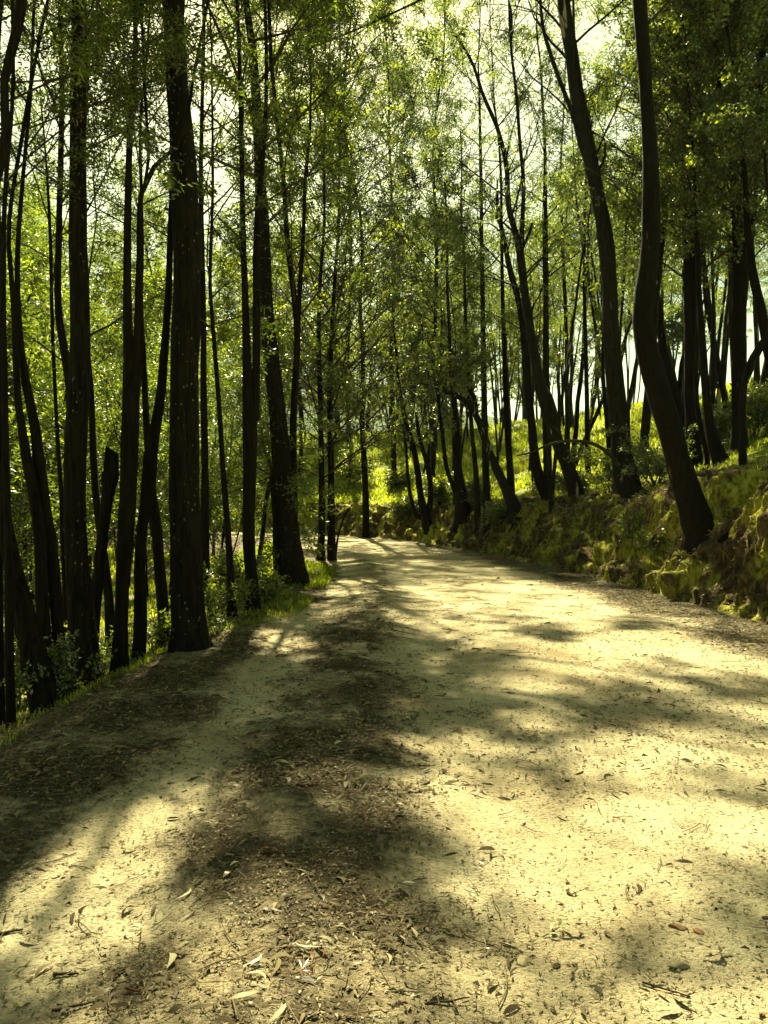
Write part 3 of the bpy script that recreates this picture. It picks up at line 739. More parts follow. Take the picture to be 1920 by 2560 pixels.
T(25.5, "straight black trunk behind the big curved trunk", [[(1735,1145,44),(1732,1050,35),(1730,947,34),(1731,830,35),(1732,716,38),(1730,636,38),(1725,530,30),(1720,463,26),(1718,347,25),(1712,231,22),(1706,116,19),(1703,0,17)],
   [(1748,640,22),(1755,520,17),(1757,347,15),(1752,231,13),(1747,116,12),(1741,0,10)]], H=16, z0=5.5, R=3.6, n=46, typ='broad', bark=M_BARK_RED, name='broadleaf_tree', size=1.25, spr=10)
T(22, "trunk with a strongly hooked foot on the leafy slope at right", [[(1812,1172,40),(1797,1140,38),(1784,1100,32),(1774,1050,24),(1766,976,20),(1758,860,18),(1750,745,15),(1746,640,12),(1742,500,9)]], H=13, z0=6.5, R=2.6, n=22, typ='broad', bark=M_BARK_RED, name='broadleaf_tree', size=1.25)
T(22.6, "slim pale-edged stem just left of the hooked-foot trunk", [[(1768,1140,13),(1757,1090,13),(1744,1010,12),(1742,900,11),(1748,780,9),(1752,660,8)]], H=9, z0=6, R=2, n=9, typ='broad', name='broadleaf_tree', size=1.2)
T(24, "thick many-forked black trunk near the right frame edge", [[(1850,1130,48),(1849,1040,34),(1850,947,36),(1851,774,35),(1856,640,40),(1852,560,34),(1842,463,21),(1826,347,15),(1806,230,11),(1796,120,9)],
   [(1860,620,24),(1864,463,19),(1861,347,16),(1851,231,13),(1839,116,12),(1831,0,10)], [(1872,640,20),(1886,560,13),(1897,405,11),(1906,260,9),(1912,60,7)]], H=15, z0=5.5, R=3.6, n=46, typ='broad', bark=M_BARK_RED, name='broadleaf_tree', size=1.25, spr=10)
T(18.6, "bare thin pole of a tree in front of the many-forked trunk", [[(1858,1210,22),(1857,1120,19),(1856,1040,18),(1862,960,17),(1880,900,16),(1905,860,15),(1930,820,14)]], H=8, z0=5.2, R=2.2, n=10, typ='broad', name='broadleaf_tree', size=1.1)
T(21, "branching tree leaning out of the right frame edge", [[(1960,1120,34),(1945,980,30),(1925,880,27),(1907,780,24),(1892,716,22),(1880,640,19),(1872,560,16),(1868,450,12)]], H=13, z0=6, R=3, n=22, typ='broad', bark=M_BARK_RED, name='broadleaf_tree', size=1.25)
T(29, "leaning sapling forking in a Y right of the big curved trunk", [[(1716,1090,28),(1701,1034,26),(1688,990,26),(1675,947,24),(1662,890,21),(1655,840,18),(1650,770,14),(1640,690,10)],
   [(1694,1010,12),(1700,960,11),(1707,900,10),(1718,860,8),(1725,800,6)]], H=10, z0=6, R=2.2, n=10, typ='broad', name='broadleaf_tree', size=1.3)
T(31, "thin curved trunk between the black trunk and the many-forked trunk", [[(1820,1080,17),(1815,1005,16),(1800,930,15),(1788,860,14),(1776,800,13),(1767,745,12),(1762,640,10)]], H=13, z0=8, R=2.6, n=12, typ='broad', name='broadleaf_tree', size=1.4)
T(38, "pale trunk against the bright sky between the two black forked trunks", [[(1838,1010,14),(1834,900,13),(1830,774,12),(1824,600,11),(1808,500,9),(1794,434,8),(1785,300,6)]], H=22, z0=13, R=3, n=12, typ='gum', bark=M_GUM, name='gum_tree', size=1.6)

T(52, "tall dense dark tree closing the view above the road bend", [[(915,1300,18),(912,1180,15),(905,1050,13),(908,900,11),(900,760,9),(905,600,8)]], H=30, z0=7, R=5.5, spr=16, n=60, typ='broad', name='broadleaf_tree', size=2.0)
T(58, "tall open crowned tree rising beyond the far grassy slope", [[(985,1200,15),(983,1060,13),(978,900,11),(985,740,10),(980,560,8)]], H=38, z0=12, R=6.5, spr=16, n=56, typ='gum', bark=M_GUM, name='gum_tree', size=2.3)
T(64, "very tall thin gum tree behind the dense tree at the bend", [[(868,1290,13),(872,1100,12),(868,900,10),(876,700,9),(872,450,7)]], H=42, z0=14, R=7, spr=16, n=60, typ='gum', bark=M_GUM, name='gum_tree', size=2.5)
T(50, "tall gum tree spreading over the far end of the bank", [[(1080,1225,16),(1084,1100,14),(1080,950,12),(1088,800,10),(1092,620,9),(1085,420,7)]], H=34, z0=11, R=6, spr=16, n=56, typ='gum', bark=M_GUM, name='gum_tree', size=2.1)

SHADE_BOUGHS = {}
def plan_shade_boughs():  # boughs added high over the road to shade it outside the lit patches
    rng = np.random.default_rng(40)
    cand = [i for i, t in enumerate(TREES) if t['H'] >= 17 and t['d'] < 20 and abs((t['stems'][0][0][0] - 960) / F_PX * t['d']) < 8]
    pos = np.array([[(TREES[i]['stems'][0][4][0] - 960) / F_PX * TREES[i]['d'], TREES[i]['d']] for i in cand])
    load = np.zeros(len(cand))
    for gx in np.arange(-3.6, 4.8, 0.9):
        for gy in list(np.arange(1.9, 9.5, 0.95)) + (list(np.arange(4.5, 14.5, 1.0)) if gx < -.6 else []) + [] + (list(np.arange(3.0, 9.0, 0.8)) if -1 < gx < .4 else []):
            x = gx + rng.normal(0, .2); y = gy + rng.normal(0, .2)
            if y < 2.35 or lit(np.array([x]), np.array([y]))[0]: continue
            z = float(np.clip((1.9 + .68 * y) / .398 + rng.uniform(1.6, 3.2), 13.5, 19.5))
            P = np.array([x + TO_SUN[0] / TO_SUN[2] * z, y + TO_SUN[1] / TO_SUN[2] * z, z])
            dist = np.hypot(pos[:, 0] - P[0], pos[:, 1] - P[1]) + load * .35
            j = int(np.argmin(dist)); load[j] += 1
            SHADE_BOUGHS.setdefault(cand[j], []).append(P)
    for key, pts in list(SHADE_BOUGHS.items()):
        pts = np.array(pts); k = max(1, len(pts) // 6)
        cen = pts[rng.choice(len(pts), k, replace=False)]
        for _ in range(8):
            lab = np.argmin(((pts[:, None] - cen[None]) ** 2).sum(-1), 1)
            cen = np.array([pts[lab == i].mean(0) if (lab == i).any() else cen[i] for i in range(k)])
        SHADE_BOUGHS[key] = [pts[lab == i] for i in range(k) if (lab == i).any()]
plan_shade_boughs()
CROWN_POS = []
def build_traced():
    for ti, t in enumerate(TREES):
        rng = np.random.default_rng(100 + ti)
        main = px_path(t['stems'][0], t['d'], t['lean'])
        P = main[:, :3]; R = main[:, 3]
        gz = float(ground_z(P[0, 0], P[0, 1])[0])
        # carry the foot into the ground
        foot = P[0].copy()
        if P[0, 2] > gz - 0.15:
            foot[2] = gz - 0.25
            P = np.vstack([foot, P]); R = np.append(R[0] * 1.12, R)
        else:
            k = P[:, 2] > gz - 0.25
            i = max(int(np.argmax(k)) - 1, 0)
            P = P[i:]; R = R[i:]
        root = thing(t['name'], t['label'], 'tree', (P[0, 0], P[0, 1], gz), t['group'])
        org = np.array([P[0, 0], P[0, 1], gz])
        if t['H'] > 0:
            P, R = extend_path(P, R, t['H'] + gz, rng)
        Q = catmull(np.c_[P, R], 40)
        Q = np.vstack([catmull(Q[:5], 14), Q[5:]])
        hgt = np.maximum(Q[:, 2] - gz, 0)
        v, f = tubes(Q[None, :, :3], np.maximum(Q[None, :, 3], .008), 14, 0.05, ti)
        lob = 1 + (0.05 + 0.28 * np.clip(np.sin(np.arange(14) * 2 * pi / 14 * rng.integers(3, 6) + ti), 0, 1))[None] * np.exp(-hgt / .16)[:, None]
        vv = v.reshape(len(Q), 14, 3); cc = Q[:, None, :3]
        if t['crown']: v = (cc + (vv - cc) * np.where(hgt[:, None] < 1.2, lob, 1.0)[..., None]).reshape(-1, 3)
        if not t['crown']:
            rng2 = np.random.default_rng(ti)
            v[-14:, 2] += rng2.uniform(-.08, .28, 14) * np.array([1, .3, 1, .2, .8, 1.2, .3, .1, .6, 1, .4, 1, .2, .7]); v[-14:, :2] = (v[-14:, :2] - v[-14:, :2].mean(0)) * .75 + v[-14:, :2].mean(0)
            f = np.vstack([f, tube_caps(1, len(Q), 14)])
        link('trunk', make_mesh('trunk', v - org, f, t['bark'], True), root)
        axes = [(Q[:, :3], Q[:, 3])]
        for st in t['stems'][1:]:
            sp = px_path(st, t['d'] + 0.02, t['lean'])
            Ps, Rs = sp[:, :3], sp[:, 3]
            if Ps[-1, 2] > 0.67 * t['d'] * 0.9: Ps, Rs = extend_path(Ps, Rs, max(t['H'] * 0.9 + gz, Ps[-1, 2] + .2), rng)
            Qs = catmull(np.c_[Ps, Rs], 24)
            v, f = tubes(Qs[None, :, :3], np.maximum(Qs[None, :, 3], .006), 10, 0.05, ti + 7)
            link('stem', make_mesh('stem', v - org, f, t['bark'], True), root)
            axes.append((Qs[:, :3], Qs[:, 3]))
        if not t['crown']: continue
        if P[0, 0] > 0 and t['d'] < 40:
            for q in range(5):
                a = rng.uniform(pi * .9, pi * 1.5); ln = rng.uniform(.35, .8) * (R[0] * 2 + .4)
                tt = np.linspace(0, 1, 8); bend = rng.normal(0, .5)
                rx = Q[2, 0] + np.cos(a + bend * tt) * ln * tt; ry = Q[2, 1] + np.sin(a + bend * tt) * ln * tt
                rz = ground_z(rx, ry) + .05 * (1 - tt) + .03
                if road_su(rx[-1:], ry[-1:])[1][0] < BANK_U + .25: continue
                pr = np.c_[rx, ry, rz]; pr[0] = Q[2, :3]; pr[0, 2] = gz + .12
                v, f = tubes(pr[None], (R[0] * .42 * (1 - .85 * tt) + .008)[None], 7, .1, q)
                link('root', make_mesh('root', v - org, f, t['bark'], True), root)
        ax, rad = axes[0]
        if t['d'] < 12: t['size'] *= .62; t['spr'] = int(t['spr'] * 1.5)
        ex = SHADE_BOUGHS.get(ti)
        br, (V, Fc, tint) = grow_crown(ax, rad, gz + t['z0'], t['R'], t['n'], t['typ'], rng, t['elev'], sub=t['sub'], spr=t['spr'], size=t['size'], extra=ex, asym=t['asym'], bare=t['bare'])
        for a2, r2 in axes[1:]:
            if a2[-1, 2] - a2[0, 2] > 2.6:
                b2, (V2, F2, t2) = grow_crown(a2, r2, max(gz + t['z0'], a2[0, 2] + 0.6 * (a2[-1, 2] - a2[0, 2])), t['R'] * .8, max(5, t['n'] // 2), t['typ'], rng, t['elev'], sub=t['sub'], spr=t['spr'], size=t['size'], bare=t['bare'])
                br += b2; Fc = np.vstack([Fc, F2 + len(V)]); V = np.vstack([V, V2]); tint = np.append(tint, t2)
        for bv, bf in br:  # includes the boughs added for road shade
            link('branch', make_mesh('branch', bv - org, bf, M_TWIG if t['bark'] is not M_GUM else M_GUM, True), root)
        link('crown', make_mesh('crown', V - org, Fc, LEAFMAT[t['typ']], False, {'tint': tint}), root)

# ------------------------------------------------------------------ background trees: prototypes, then copies
def proto_tree(name, H, z0, R, n, typ, bark, size, seed, r0, nst=1, sub=7, spr=11, elev=(30, 60), label='', group=''):
    rng = np.random.default_rng(seed)
    root = thing(name, label, 'tree', (0, 0, -500), group)
    brs = []; VV = []; FF = []; TT = []; off = 0
    for k in range(nst):
        d0 = norm(np.array([rng.normal(0, .10 + .08 * (nst > 1)), rng.normal(0, .10), 1.0]))
        ax = curve_batch(np.array([[rng.normal(0, .02), rng.normal(0, .02), -0.4]]), d0[None], np.array([H * (1 - .15 * k)]), 14, rng, 0.05, 0.04)[0]
        rad = r0 * (1 - .2 * k) * np.linspace(1, 0.16, 14); rad[0] *= 1.5; rad[1] *= 1.08
        Q = catmull(np.c_[ax, rad], 22)
        v, f = tubes(Q[None, :, :3], Q[None, :, 3], 8, 0.05, seed)
        link('trunk' if k == 0 else 'stem', make_mesh('trunk', v, f, bark, True), root)
        b, (V, F, tint) = grow_crown(Q[:, :3], Q[:, 3], z0, R, n, typ, rng, elev, sub=sub, spr=spr, size=size, prune=False)
        for bv, bf in b:
            brs.append((bv, bf))
        VV.append(V); FF.append(F + off); TT.append(tint); off += len(V)
    vo = 0; bV = []; bF = []
    for bv, bf in brs:
        bV.append(bv); bF.append(bf + vo); vo += len(bv)
    link('branches', make_mesh('branches', np.vstack(bV), np.vstack(bF), M_TWIG, True), root)
    link('crown', make_mesh('crown', np.vstack(VV), np.vstack(FF), LEAFMAT[typ], False, {'tint': np.concatenate(TT)}), root)
    return root

def dup(root, loc, rz, sc, label=None, group=None, tilt=(0, 0)):
    r = root.copy(); COL.objects.link(r); r.location = loc; r.rotation_euler = (tilt[0], tilt[1], rz); r.scale = (sc, sc, sc)
    if label: r['label'] = label
    if group: r['group'] = group
    for ch in root.children:
        c = ch.copy(); COL.objects.link(c); c.parent = r
    return r

def in_view(x, y, z0, z1, mar=2.5):
    return y > 3 and abs(x) < (y * 960 / F_PX + mar) 

def build_background():
    used = [(t['stems'][0][0][0] - 960) / F_PX * t['d'] for t in TREES]
    pts = [np.array([(t['stems'][0][0][0] - 960) / F_PX * t['d'], t['d']]) for t in TREES]
    protoL = [proto_tree('wattle_tree', 12, 2.6, 2.6, 20, 'wattle', M_BARK_PLAIN, 1.35, 501, .10, 1),
              proto_tree('wattle_tree', 10, 1.8, 2.3, 14, 'wattle', M_BARK_PLAIN, 1.35, 502, .08, 2),
              proto_tree('wattle_tree', 14, 3.6, 2.8, 20, 'wattle', M_BARK_PLAIN, 1.5, 503, .13, 1),
              proto_tree('wattle_tree', 8, 1.0, 2.0, 12, 'wattle', M_BARK_PLAIN, 1.25, 504, .06, 3)]
    protoR = [proto_tree('gum_tree', 18, 7.0, 3.0, 18, 'gum', M_GUM, 1.6, 511, .16, 1),
              proto_tree('gum_tree', 21, 9.0, 3.2, 20, 'gum', M_GUM, 1.7, 512, .18, 1),
              proto_tree('gum_tree', 15, 5.0, 2.8, 12, 'gum', M_BARK_RED, 1.6, 513, .13, 2)]
    protoF = [proto_tree('broadleaf_tree', 16, 3.5, 3.6, 24, 'broad', M_BARK_PLAIN, 2.0, 521, .16, 1),
              proto_tree('broadleaf_tree', 13, 2.5, 3.2, 16, 'broad', M_BARK_PLAIN, 2.0, 522, .13, 2),
              proto_tree('gum_tree', 22, 7.0, 3.8, 24, 'gum', M_GUM, 2.3, 523, .2, 1)]
    rng = np.random.default_rng(77)
    first = {}
    def put(pl, x, y, lab, grp, smin, smax):
        p = pl[int(rng.integers(len(pl)))]
        z = float(ground_z(x, y)[0])
        sc = float(rng.uniform(smin, smax))
        tl = (rng.normal(0, .05), rng.normal(0, .05))
        if id(p) not in first:
            first[id(p)] = 1
            p.location = (x, y, z); p.rotation_euler = (tl[0], tl[1], rng.uniform(0, 6.28)); p.scale = (sc,) * 3
            p['label'] = lab; p['group'] = grp
        else:
            dup(p, (x, y, z), float(rng.uniform(0, 6.28)), sc, lab, grp, tl)
    def spread(n, xr, yr, cond, dmin, pl, lab, grp, smin=.8, smax=1.2, tries=6000):
        c = 0
        for _ in range(tries):
            if c >= n: break
            x = rng.uniform(*xr); y = rng.uniform(*yr)
            if abs(x) > y * 0.5 + 4: continue
            s, u = road_su([x], [y])
            if not cond(s[0], u[0], x, y): continue
            if any((p[0] - x) ** 2 + (p[1] - y) ** 2 < dmin ** 2 for p in pts): continue
            pts.append(np.array([x, y])); c += 1
            put(pl, x, y, lab, grp, smin, smax)
        return c
    n1 = spread(40, (-30, -4), (11, 48), lambda s, u, x, y: u < -6.5, 1.5, protoL, "slender feathery tree massed on the slope below the left road edge", "slender trees down the left slope", .6, 1.1)
    n2 = spread(30, (-40, -8), (48, 62), lambda s, u, x, y: u < -6, 2.4, protoF, "leafy tree far down the left slope inside the road bend", "far trees inside the bend", .8, 1.1)
    n3 = spread(22, (4, 40), (20, 75), lambda s, u, x, y: u > 7.5 and x > .30 * y - 4, 2.3, protoR, "tall thin gum tree among many on the sunlit right hillside", "gum trees on the right hillside", .8, 1.25)
    n4 = spread(55, (-38, 22), (66, 112), lambda s, u, x, y: u > 6.5, 2.8, protoF, "distant leafy tree in the mass beyond the road bend", "distant trees beyond the bend", .8, 1.25)
    protoS = [proto_tree('slender_tree', 15, 8.0, 1.7, 11, 'gum', M_GUM, 1.5, 531, .075, 1, sub=4, spr=5),
              proto_tree('slender_tree', 12, 6.0, 1.6, 9, 'broad', M_BARK_RED, 1.4, 532, .085, 1, sub=4, spr=5),
              proto_tree('slender_tree', 17, 9.5, 1.8, 11, 'gum', M_GUM, 1.6, 533, .09, 2, sub=4, spr=5)]
    n5 = spread(85, (-8, 26), (27, 85), lambda s, u, x, y: u > 5.2 and .03 * y < x < .45 * y, 1.1, protoS, "slender bare-stemmed tree among many between the road bend and the right edge", "slender stems on the right slope", .8, 1.25)
    print("background", n1, n2, n3, n4, n5)

# ------------------------------------------------------------------ bushes and low plants
def bush(x, y, h, r, typ, size, seed, label, name='bush', nst=6, sub=5, spr=6, group=None):
    rng = np.random.default_rng(seed)
    z = float(ground_z(x, y)[0])
    root = thing(name, label, 'bush' if name == 'bush' else 'plant', (x, y, z), group)
    org = np.array([x, y, z])
    az = rng.uniform(0, 2 * pi, nst); el = np.radians(rng.uniform(50, 85, nst))
    D = np.stack([np.cos(el) * np.sin(az), np.cos(el) * np.cos(az), np.sin(el)], -1)
    P = curve_batch(np.c_[x + rng.normal(0, .06, nst), y + rng.normal(0, .06, nst), np.full(nst, z - .06)], D, h * rng.uniform(.6, 1.1, nst), 7, rng, .12)
    R = (.006 + .008 * h) * np.linspace(1, .3, 7)[None] * np.ones((nst, 1))
    VV = []; FF = []; TT = []; off = 0
    for i in range(nst):
        fr = np.sort(rng.uniform(.2, 1, sub)); idx = fr * 6; j = np.clip(idx.astype(int), 0, 5); f = (idx - j)[:, None]
        B = P[i, j] * (1 - f) + P[i, j + 1] * f
        a2 = rng.uniform(0, 2 * pi, sub)
        SD = np.stack([np.cos(a2), np.sin(a2), rng.uniform(.1, .9, sub)], -1)
        SP = curve_batch(B, SD, r * rng.uniform(.5, 1.1, sub) * (1.2 - .6 * fr), 5, rng, .15)
        v1, f1 = tubes(P[i:i + 1], R[i:i + 1], 5); v2, f2 = tubes(SP, (R[i, 0] * .4) * np.linspace(1, .4, 5)[None] * np.ones((sub, 1)), 4)
        link('stem', make_mesh('stem', np.vstack([v1, v2]) - org, np.vstack([f1, f2 + len(v1)]), M_TWIG, True), root)
        q = rng.uniform(.1, 1, (sub, spr)) * 4; j = np.clip(q.astype(int), 0, 3); g = (q - j)[..., None]; rw = np.arange(sub)[:, None]
        LP = (SP[rw, j] * (1 - g) + SP[rw, j + 1] * g).reshape(-1, 3); LT = norm(SP[rw, j + 1] - SP[rw, j]).reshape(-1, 3)
        V, F, t = leaf_mesh(LP, norm(LT + rng.normal(0, .5, LT.shape)), typ, size, rng)
        VV.append(V); FF.append(F + off); TT.append(np.clip(t + .1, 0, 1)); off += len(V)
    link('foliage', make_mesh('foliage', np.vstack(VV) - org, np.vstack(FF), LEAFMAT[typ], False, {'tint': np.concatenate(TT)}), root)

BUSHES = [  # px, depth, height, radius, type, leaf size, label
  (885, 62, 3.0, 1.6, 'broad', 1.9, "large dark bush at the foot of the far bank beyond the bend"),
  (600, 15, 1.0, .5, 'broad', .9, "low leafy bush left of the double-stemmed trunk"),
  (545, 12.5, .9, .5, 'wattle', .9, "feathery low bush right of the thickest trunk"),
  (660, 15.5, .45, .35, 'broad', .8, "small green plant on the verge by the double-stemmed trunk"),
  (500, 10.6, .35, .3, 'wattle', .8, "tiny feathery plant at the foot of the thickest trunk"),
  (130, 7.9, .9, .4, 'broad', .55, "dark small-leaved bush growing on the gnarled leaning clump"),
  (380, 10.6, .8, .4, 'broad', .8, "leafy bush between the dark trunks left of the thickest one"),
  (270, 9.7, .5, .3, 'wattle', .8, "small bush behind the peeling brown trunk"),
  (60, 9.5, 1.2, .5, 'broad', .8, "bush on the slope behind the trunks at the left frame edge"),
  (1530, 27, 2.0, .8, 'broad', 1.1, "tall leafy bush between the upright trunk and the curved trunk"),
  (1640, 24, 2.2, .9, 'broad', 1.0, "pale-leaved bush just left of the big curved trunk"),
  (1590, 20.3, .9, .45, 'broad', .85, "small glossy plant at the foot of the tall upright trunk"),
  (1640, 18.5, .6, .4, 'broad', .8, "glossy-leaved plant halfway up the bank"),
  (1440, 32, 1.3, .6, 'broad', 1.3, "bright bush behind the forked leaning trunk"),
  (1250, 36, 1.3, .7, 'broad', 1.5, "sunlit bush left of the hooked-base trunk"),
  (1100, 48, 1.8, .9, 'broad', 1.9, "bush among the curved stems where the bank turns"),
  (1000, 58, 1.2, .8, 'broad', 2.1, "yellow-green bush on the far grassy slope"),
  (1790, 27, 1.8, .8, 'broad', 1.1, "shrub on the slope behind the hooked-foot trunk"),
  (1880, 26, 2.2, .9, 'broad', 1.1, "shrub behind the many-forked black trunk"),
  (1370, 37, .95, .6, 'broad', 1.5, "low leafy plant on the grass behind the hooked-base trunk"),
  (1010, 50, 1.4, .8, 'broad', 1.6, "leafy clump on the bank edge by the fan of stems"),
  (1190, 41, 1.6, .8, 'broad', 1.6, "leafy clump beside the stout swollen trunk"),
]
def build_bushes():
    for i, (px, d, h, r, typ, size, lab) in enumerate(BUSHES):
        small = h < 1
        bush((px - 960) / F_PX * d, d, h, r, typ, size, 700 + i, lab, 'plant' if small else 'bush', nst=5 if small else 9, sub=5 if small else 7, spr=6 if small else 8)

build_traced()
build_background()
build_bushes()

# ------------------------------------------------------------------ small ground cover (countless): grass, moss strands, litter
def blades(P, Nrm, L, W, rng, lean=0.5, down=False):
    n = len(P)
    d = norm(Nrm + rng.normal(0, lean, (n, 3)))
    if down: d = norm(d * 0.35 + np.array([0, 0, -1.0]))
    sd = norm(np.cross(d, rng.normal(0, 1, (n, 3))))
    tip = P + d * L[:, None]
    mid = P + d * L[:, None] * 0.55 + np.array([0, 0, 0.12]) * L[:, None] * (0 if down else 1)
    tip = tip + np.array([0, 0, -0.18]) * L[:, None]
    V = np.stack([P - sd * W[:, None] * .5, P + sd * W[:, None] * .5, mid + sd * W[:, None] * .4, mid - sd * W[:, None] * .4, tip], 1)
    b = np.arange(n)[:, None] * 5
    return V.reshape(-1, 3), [b + np.array([[0, 1, 2, 3]]), b + np.array([[3, 2, 4]])]

def grass_field(name, x, y, size, rng, label=None, mat=None, tmean=.5, zoff=0):
    z = ground_z(x, y) + zoff
    n = len(x)
    L = size * rng.uniform(.5, 1.3, n); W = L * 0.10
    V, F = blades(np.c_[x, y, z - .01], np.tile([0, 0, 1.0], (n, 1)), L, W, rng, 0.45)
    tint = np.clip(rng.normal(tmean, .2, n), 0, 1)
    o = link(name, make_mesh(name, V, F, mat or L_GRASS, False, {'tint': np.concatenate([tint, tint])}))
    tag(o, label, 'grass', kind='stuff')

def build_cover():
    rng = np.random.default_rng(900)
    # hillside grass
    n = 210000
    s = rng.uniform(10, 95, n); u = BANK_U + 2.2 + rng.uniform(0, 1, n) ** 1.3 * 22
    x, y = from_su(s, u)
    clump = fbm(x * .8, y * .8, 3, 55)
    k = (np.abs(x) < y * .5 + 2) & (clump > .38) & (y < 100) & ~((s < 26) & (u < BANK_U + 5) & (clump < .62))
    x, y = x[k], y[k]
    d = np.hypot(x, y)
    grass_field("hillside_grass", x, y, np.clip(d * 0.0075, .14, .45), rng, "bright sunlit grass on the right hillside")
    # left shoulder tufts
    n = 60000
    s = rng.uniform(3, 58, n); u = -4.3 + 1.15 * sstep(22, 26, s) * sstep(42, 36, s) - rng.uniform(0, 1, n) ** 1.6 * 5
    x, y = from_su(s, u)
    c = fbm(x * 1.4, y * 1.4, 3, 56)
    k = (c > np.where(s > 20, .36, .63)) & (np.abs(x) < y * .5 + 1)
    x, y = x[k], y[k]
    grass_field("shoulder_grass", x, y, np.clip(np.hypot(x, y) * .008, .09, .3), rng, "ragged grass tufts along the left road edge", tmean=.22, zoff=.02)
    # slope ground cover left
    n = 90000
    x = rng.uniform(-30, -4, n); y = rng.uniform(7, 58, n)
    s, u = road_su(x, y); c = fbm(x * .5, y * .5, 3, 57)
    k = (u < -7.5) & (np.abs(x) < y * .5 + 1) & (c > .46)
    x, y = x[k], y[k]
    grass_field("slope_grass", x, y, np.clip(np.hypot(x, y) * .011, .15, .5), rng, "green ground cover on the slope below the left trees")
    # moss and rootlets hanging on the bank
    n = 190000
    s = rng.uniform(5, 60, n) ** 1; s = 5 + (s - 5) * rng.uniform(.2, 1, n); t = rng.uniform(0.04, .75, n)
    x, y, z = bank_point(s, t)
    c = fbm(x * 1.2, y * 1.2 + z, 3, 58)
    k = (c > .46) & (rng.random(n) < .15 + .85 * moss_cover(s, t))
    x, y, z, s = x[k], y[k], z[k], s[k]
    nn = len(x)
    tx = np.interp(s, _cs, _ct[:, 0]); ty = np.interp(s, _cs, _ct[:, 1])
    nr = norm(np.c_[-ty, tx, np.full(nn, .5)])
    d = np.hypot(x, y)
    L = np.clip(d * .004, .03, .15) * rng.uniform(.4, 1.4, nn) * (1 + 2.2 * (rng.random(nn) < .06))
    V, F = blades(np.c_[x, y, z], nr, L, L * .13, rng, .5, down=True)
    tint = np.clip(rng.normal(.45, .25, nn) + .5 * (fbm(x * .8, y * .8, 2, 59) - .5), 0, 1)
    tag(link("bank_moss", make_mesh("bank_moss", V, F, L_MOSS, False, {'tint': np.concatenate([tint, tint])})), "mossy strands and rootlets hanging on the right bank", 'moss', kind='stuff')

def curved_leaves(x, y, z, L, W, rng, arch, yaw=None, bend=None, tilt=.25, k=5):
    """crescent leaves lying on the ground: 5 spine points, 2 edges"""
    n = len(x)
    yaw = rng.uniform(0, 2 * pi, n) if yaw is None else yaw
    bend = rng.normal(0, .9, n) if bend is None else bend
    t = np.linspace(-.5, .5, k)
    cx = t[None] * L[:, None]; cy = bend[:, None] * L[:, None] * (t[None] ** 2 - .12)
    prof = np.array([.06, .8, 1.0, .7, .04]) if k == 5 else np.array([.3, 1.0, .2])
    tw = rng.normal(0, tilt, (n, 1))
    zz = arch[:, None] * (0.25 - t[None] ** 2) * 4 + .004
    dy = prof[None] * W[:, None] * .5
    roll = rng.normal(0, .5, (n, 1))
    out = []
    for sg in (-1, 1):
        lx = cx; ly = cy + sg * dy; lz = zz + sg * dy * np.sin(roll) + lx * np.sin(tw) * .5 + .35 * dy
        X = x[:, None] + lx * np.cos(yaw)[:, None] - ly * np.sin(yaw)[:, None]
        Y = y[:, None] + lx * np.sin(yaw)[:, None] + ly * np.cos(yaw)[:, None]
        out.append(np.stack([X, Y, z[:, None] + np.maximum(lz, .002)], -1))
    V = np.stack(out, 2).reshape(-1, 3)      # n,k,2,3
    b = (np.arange(n) * k * 2)[:, None, None]; i = (np.arange(k - 1) * 2)[None, :, None]
    F = (b + i + np.array([0, 2, 3, 1])[None, None]).reshape(-1, 4)
    return V, F

def road_z(x, y):
    return ground_z(x, y) + .006

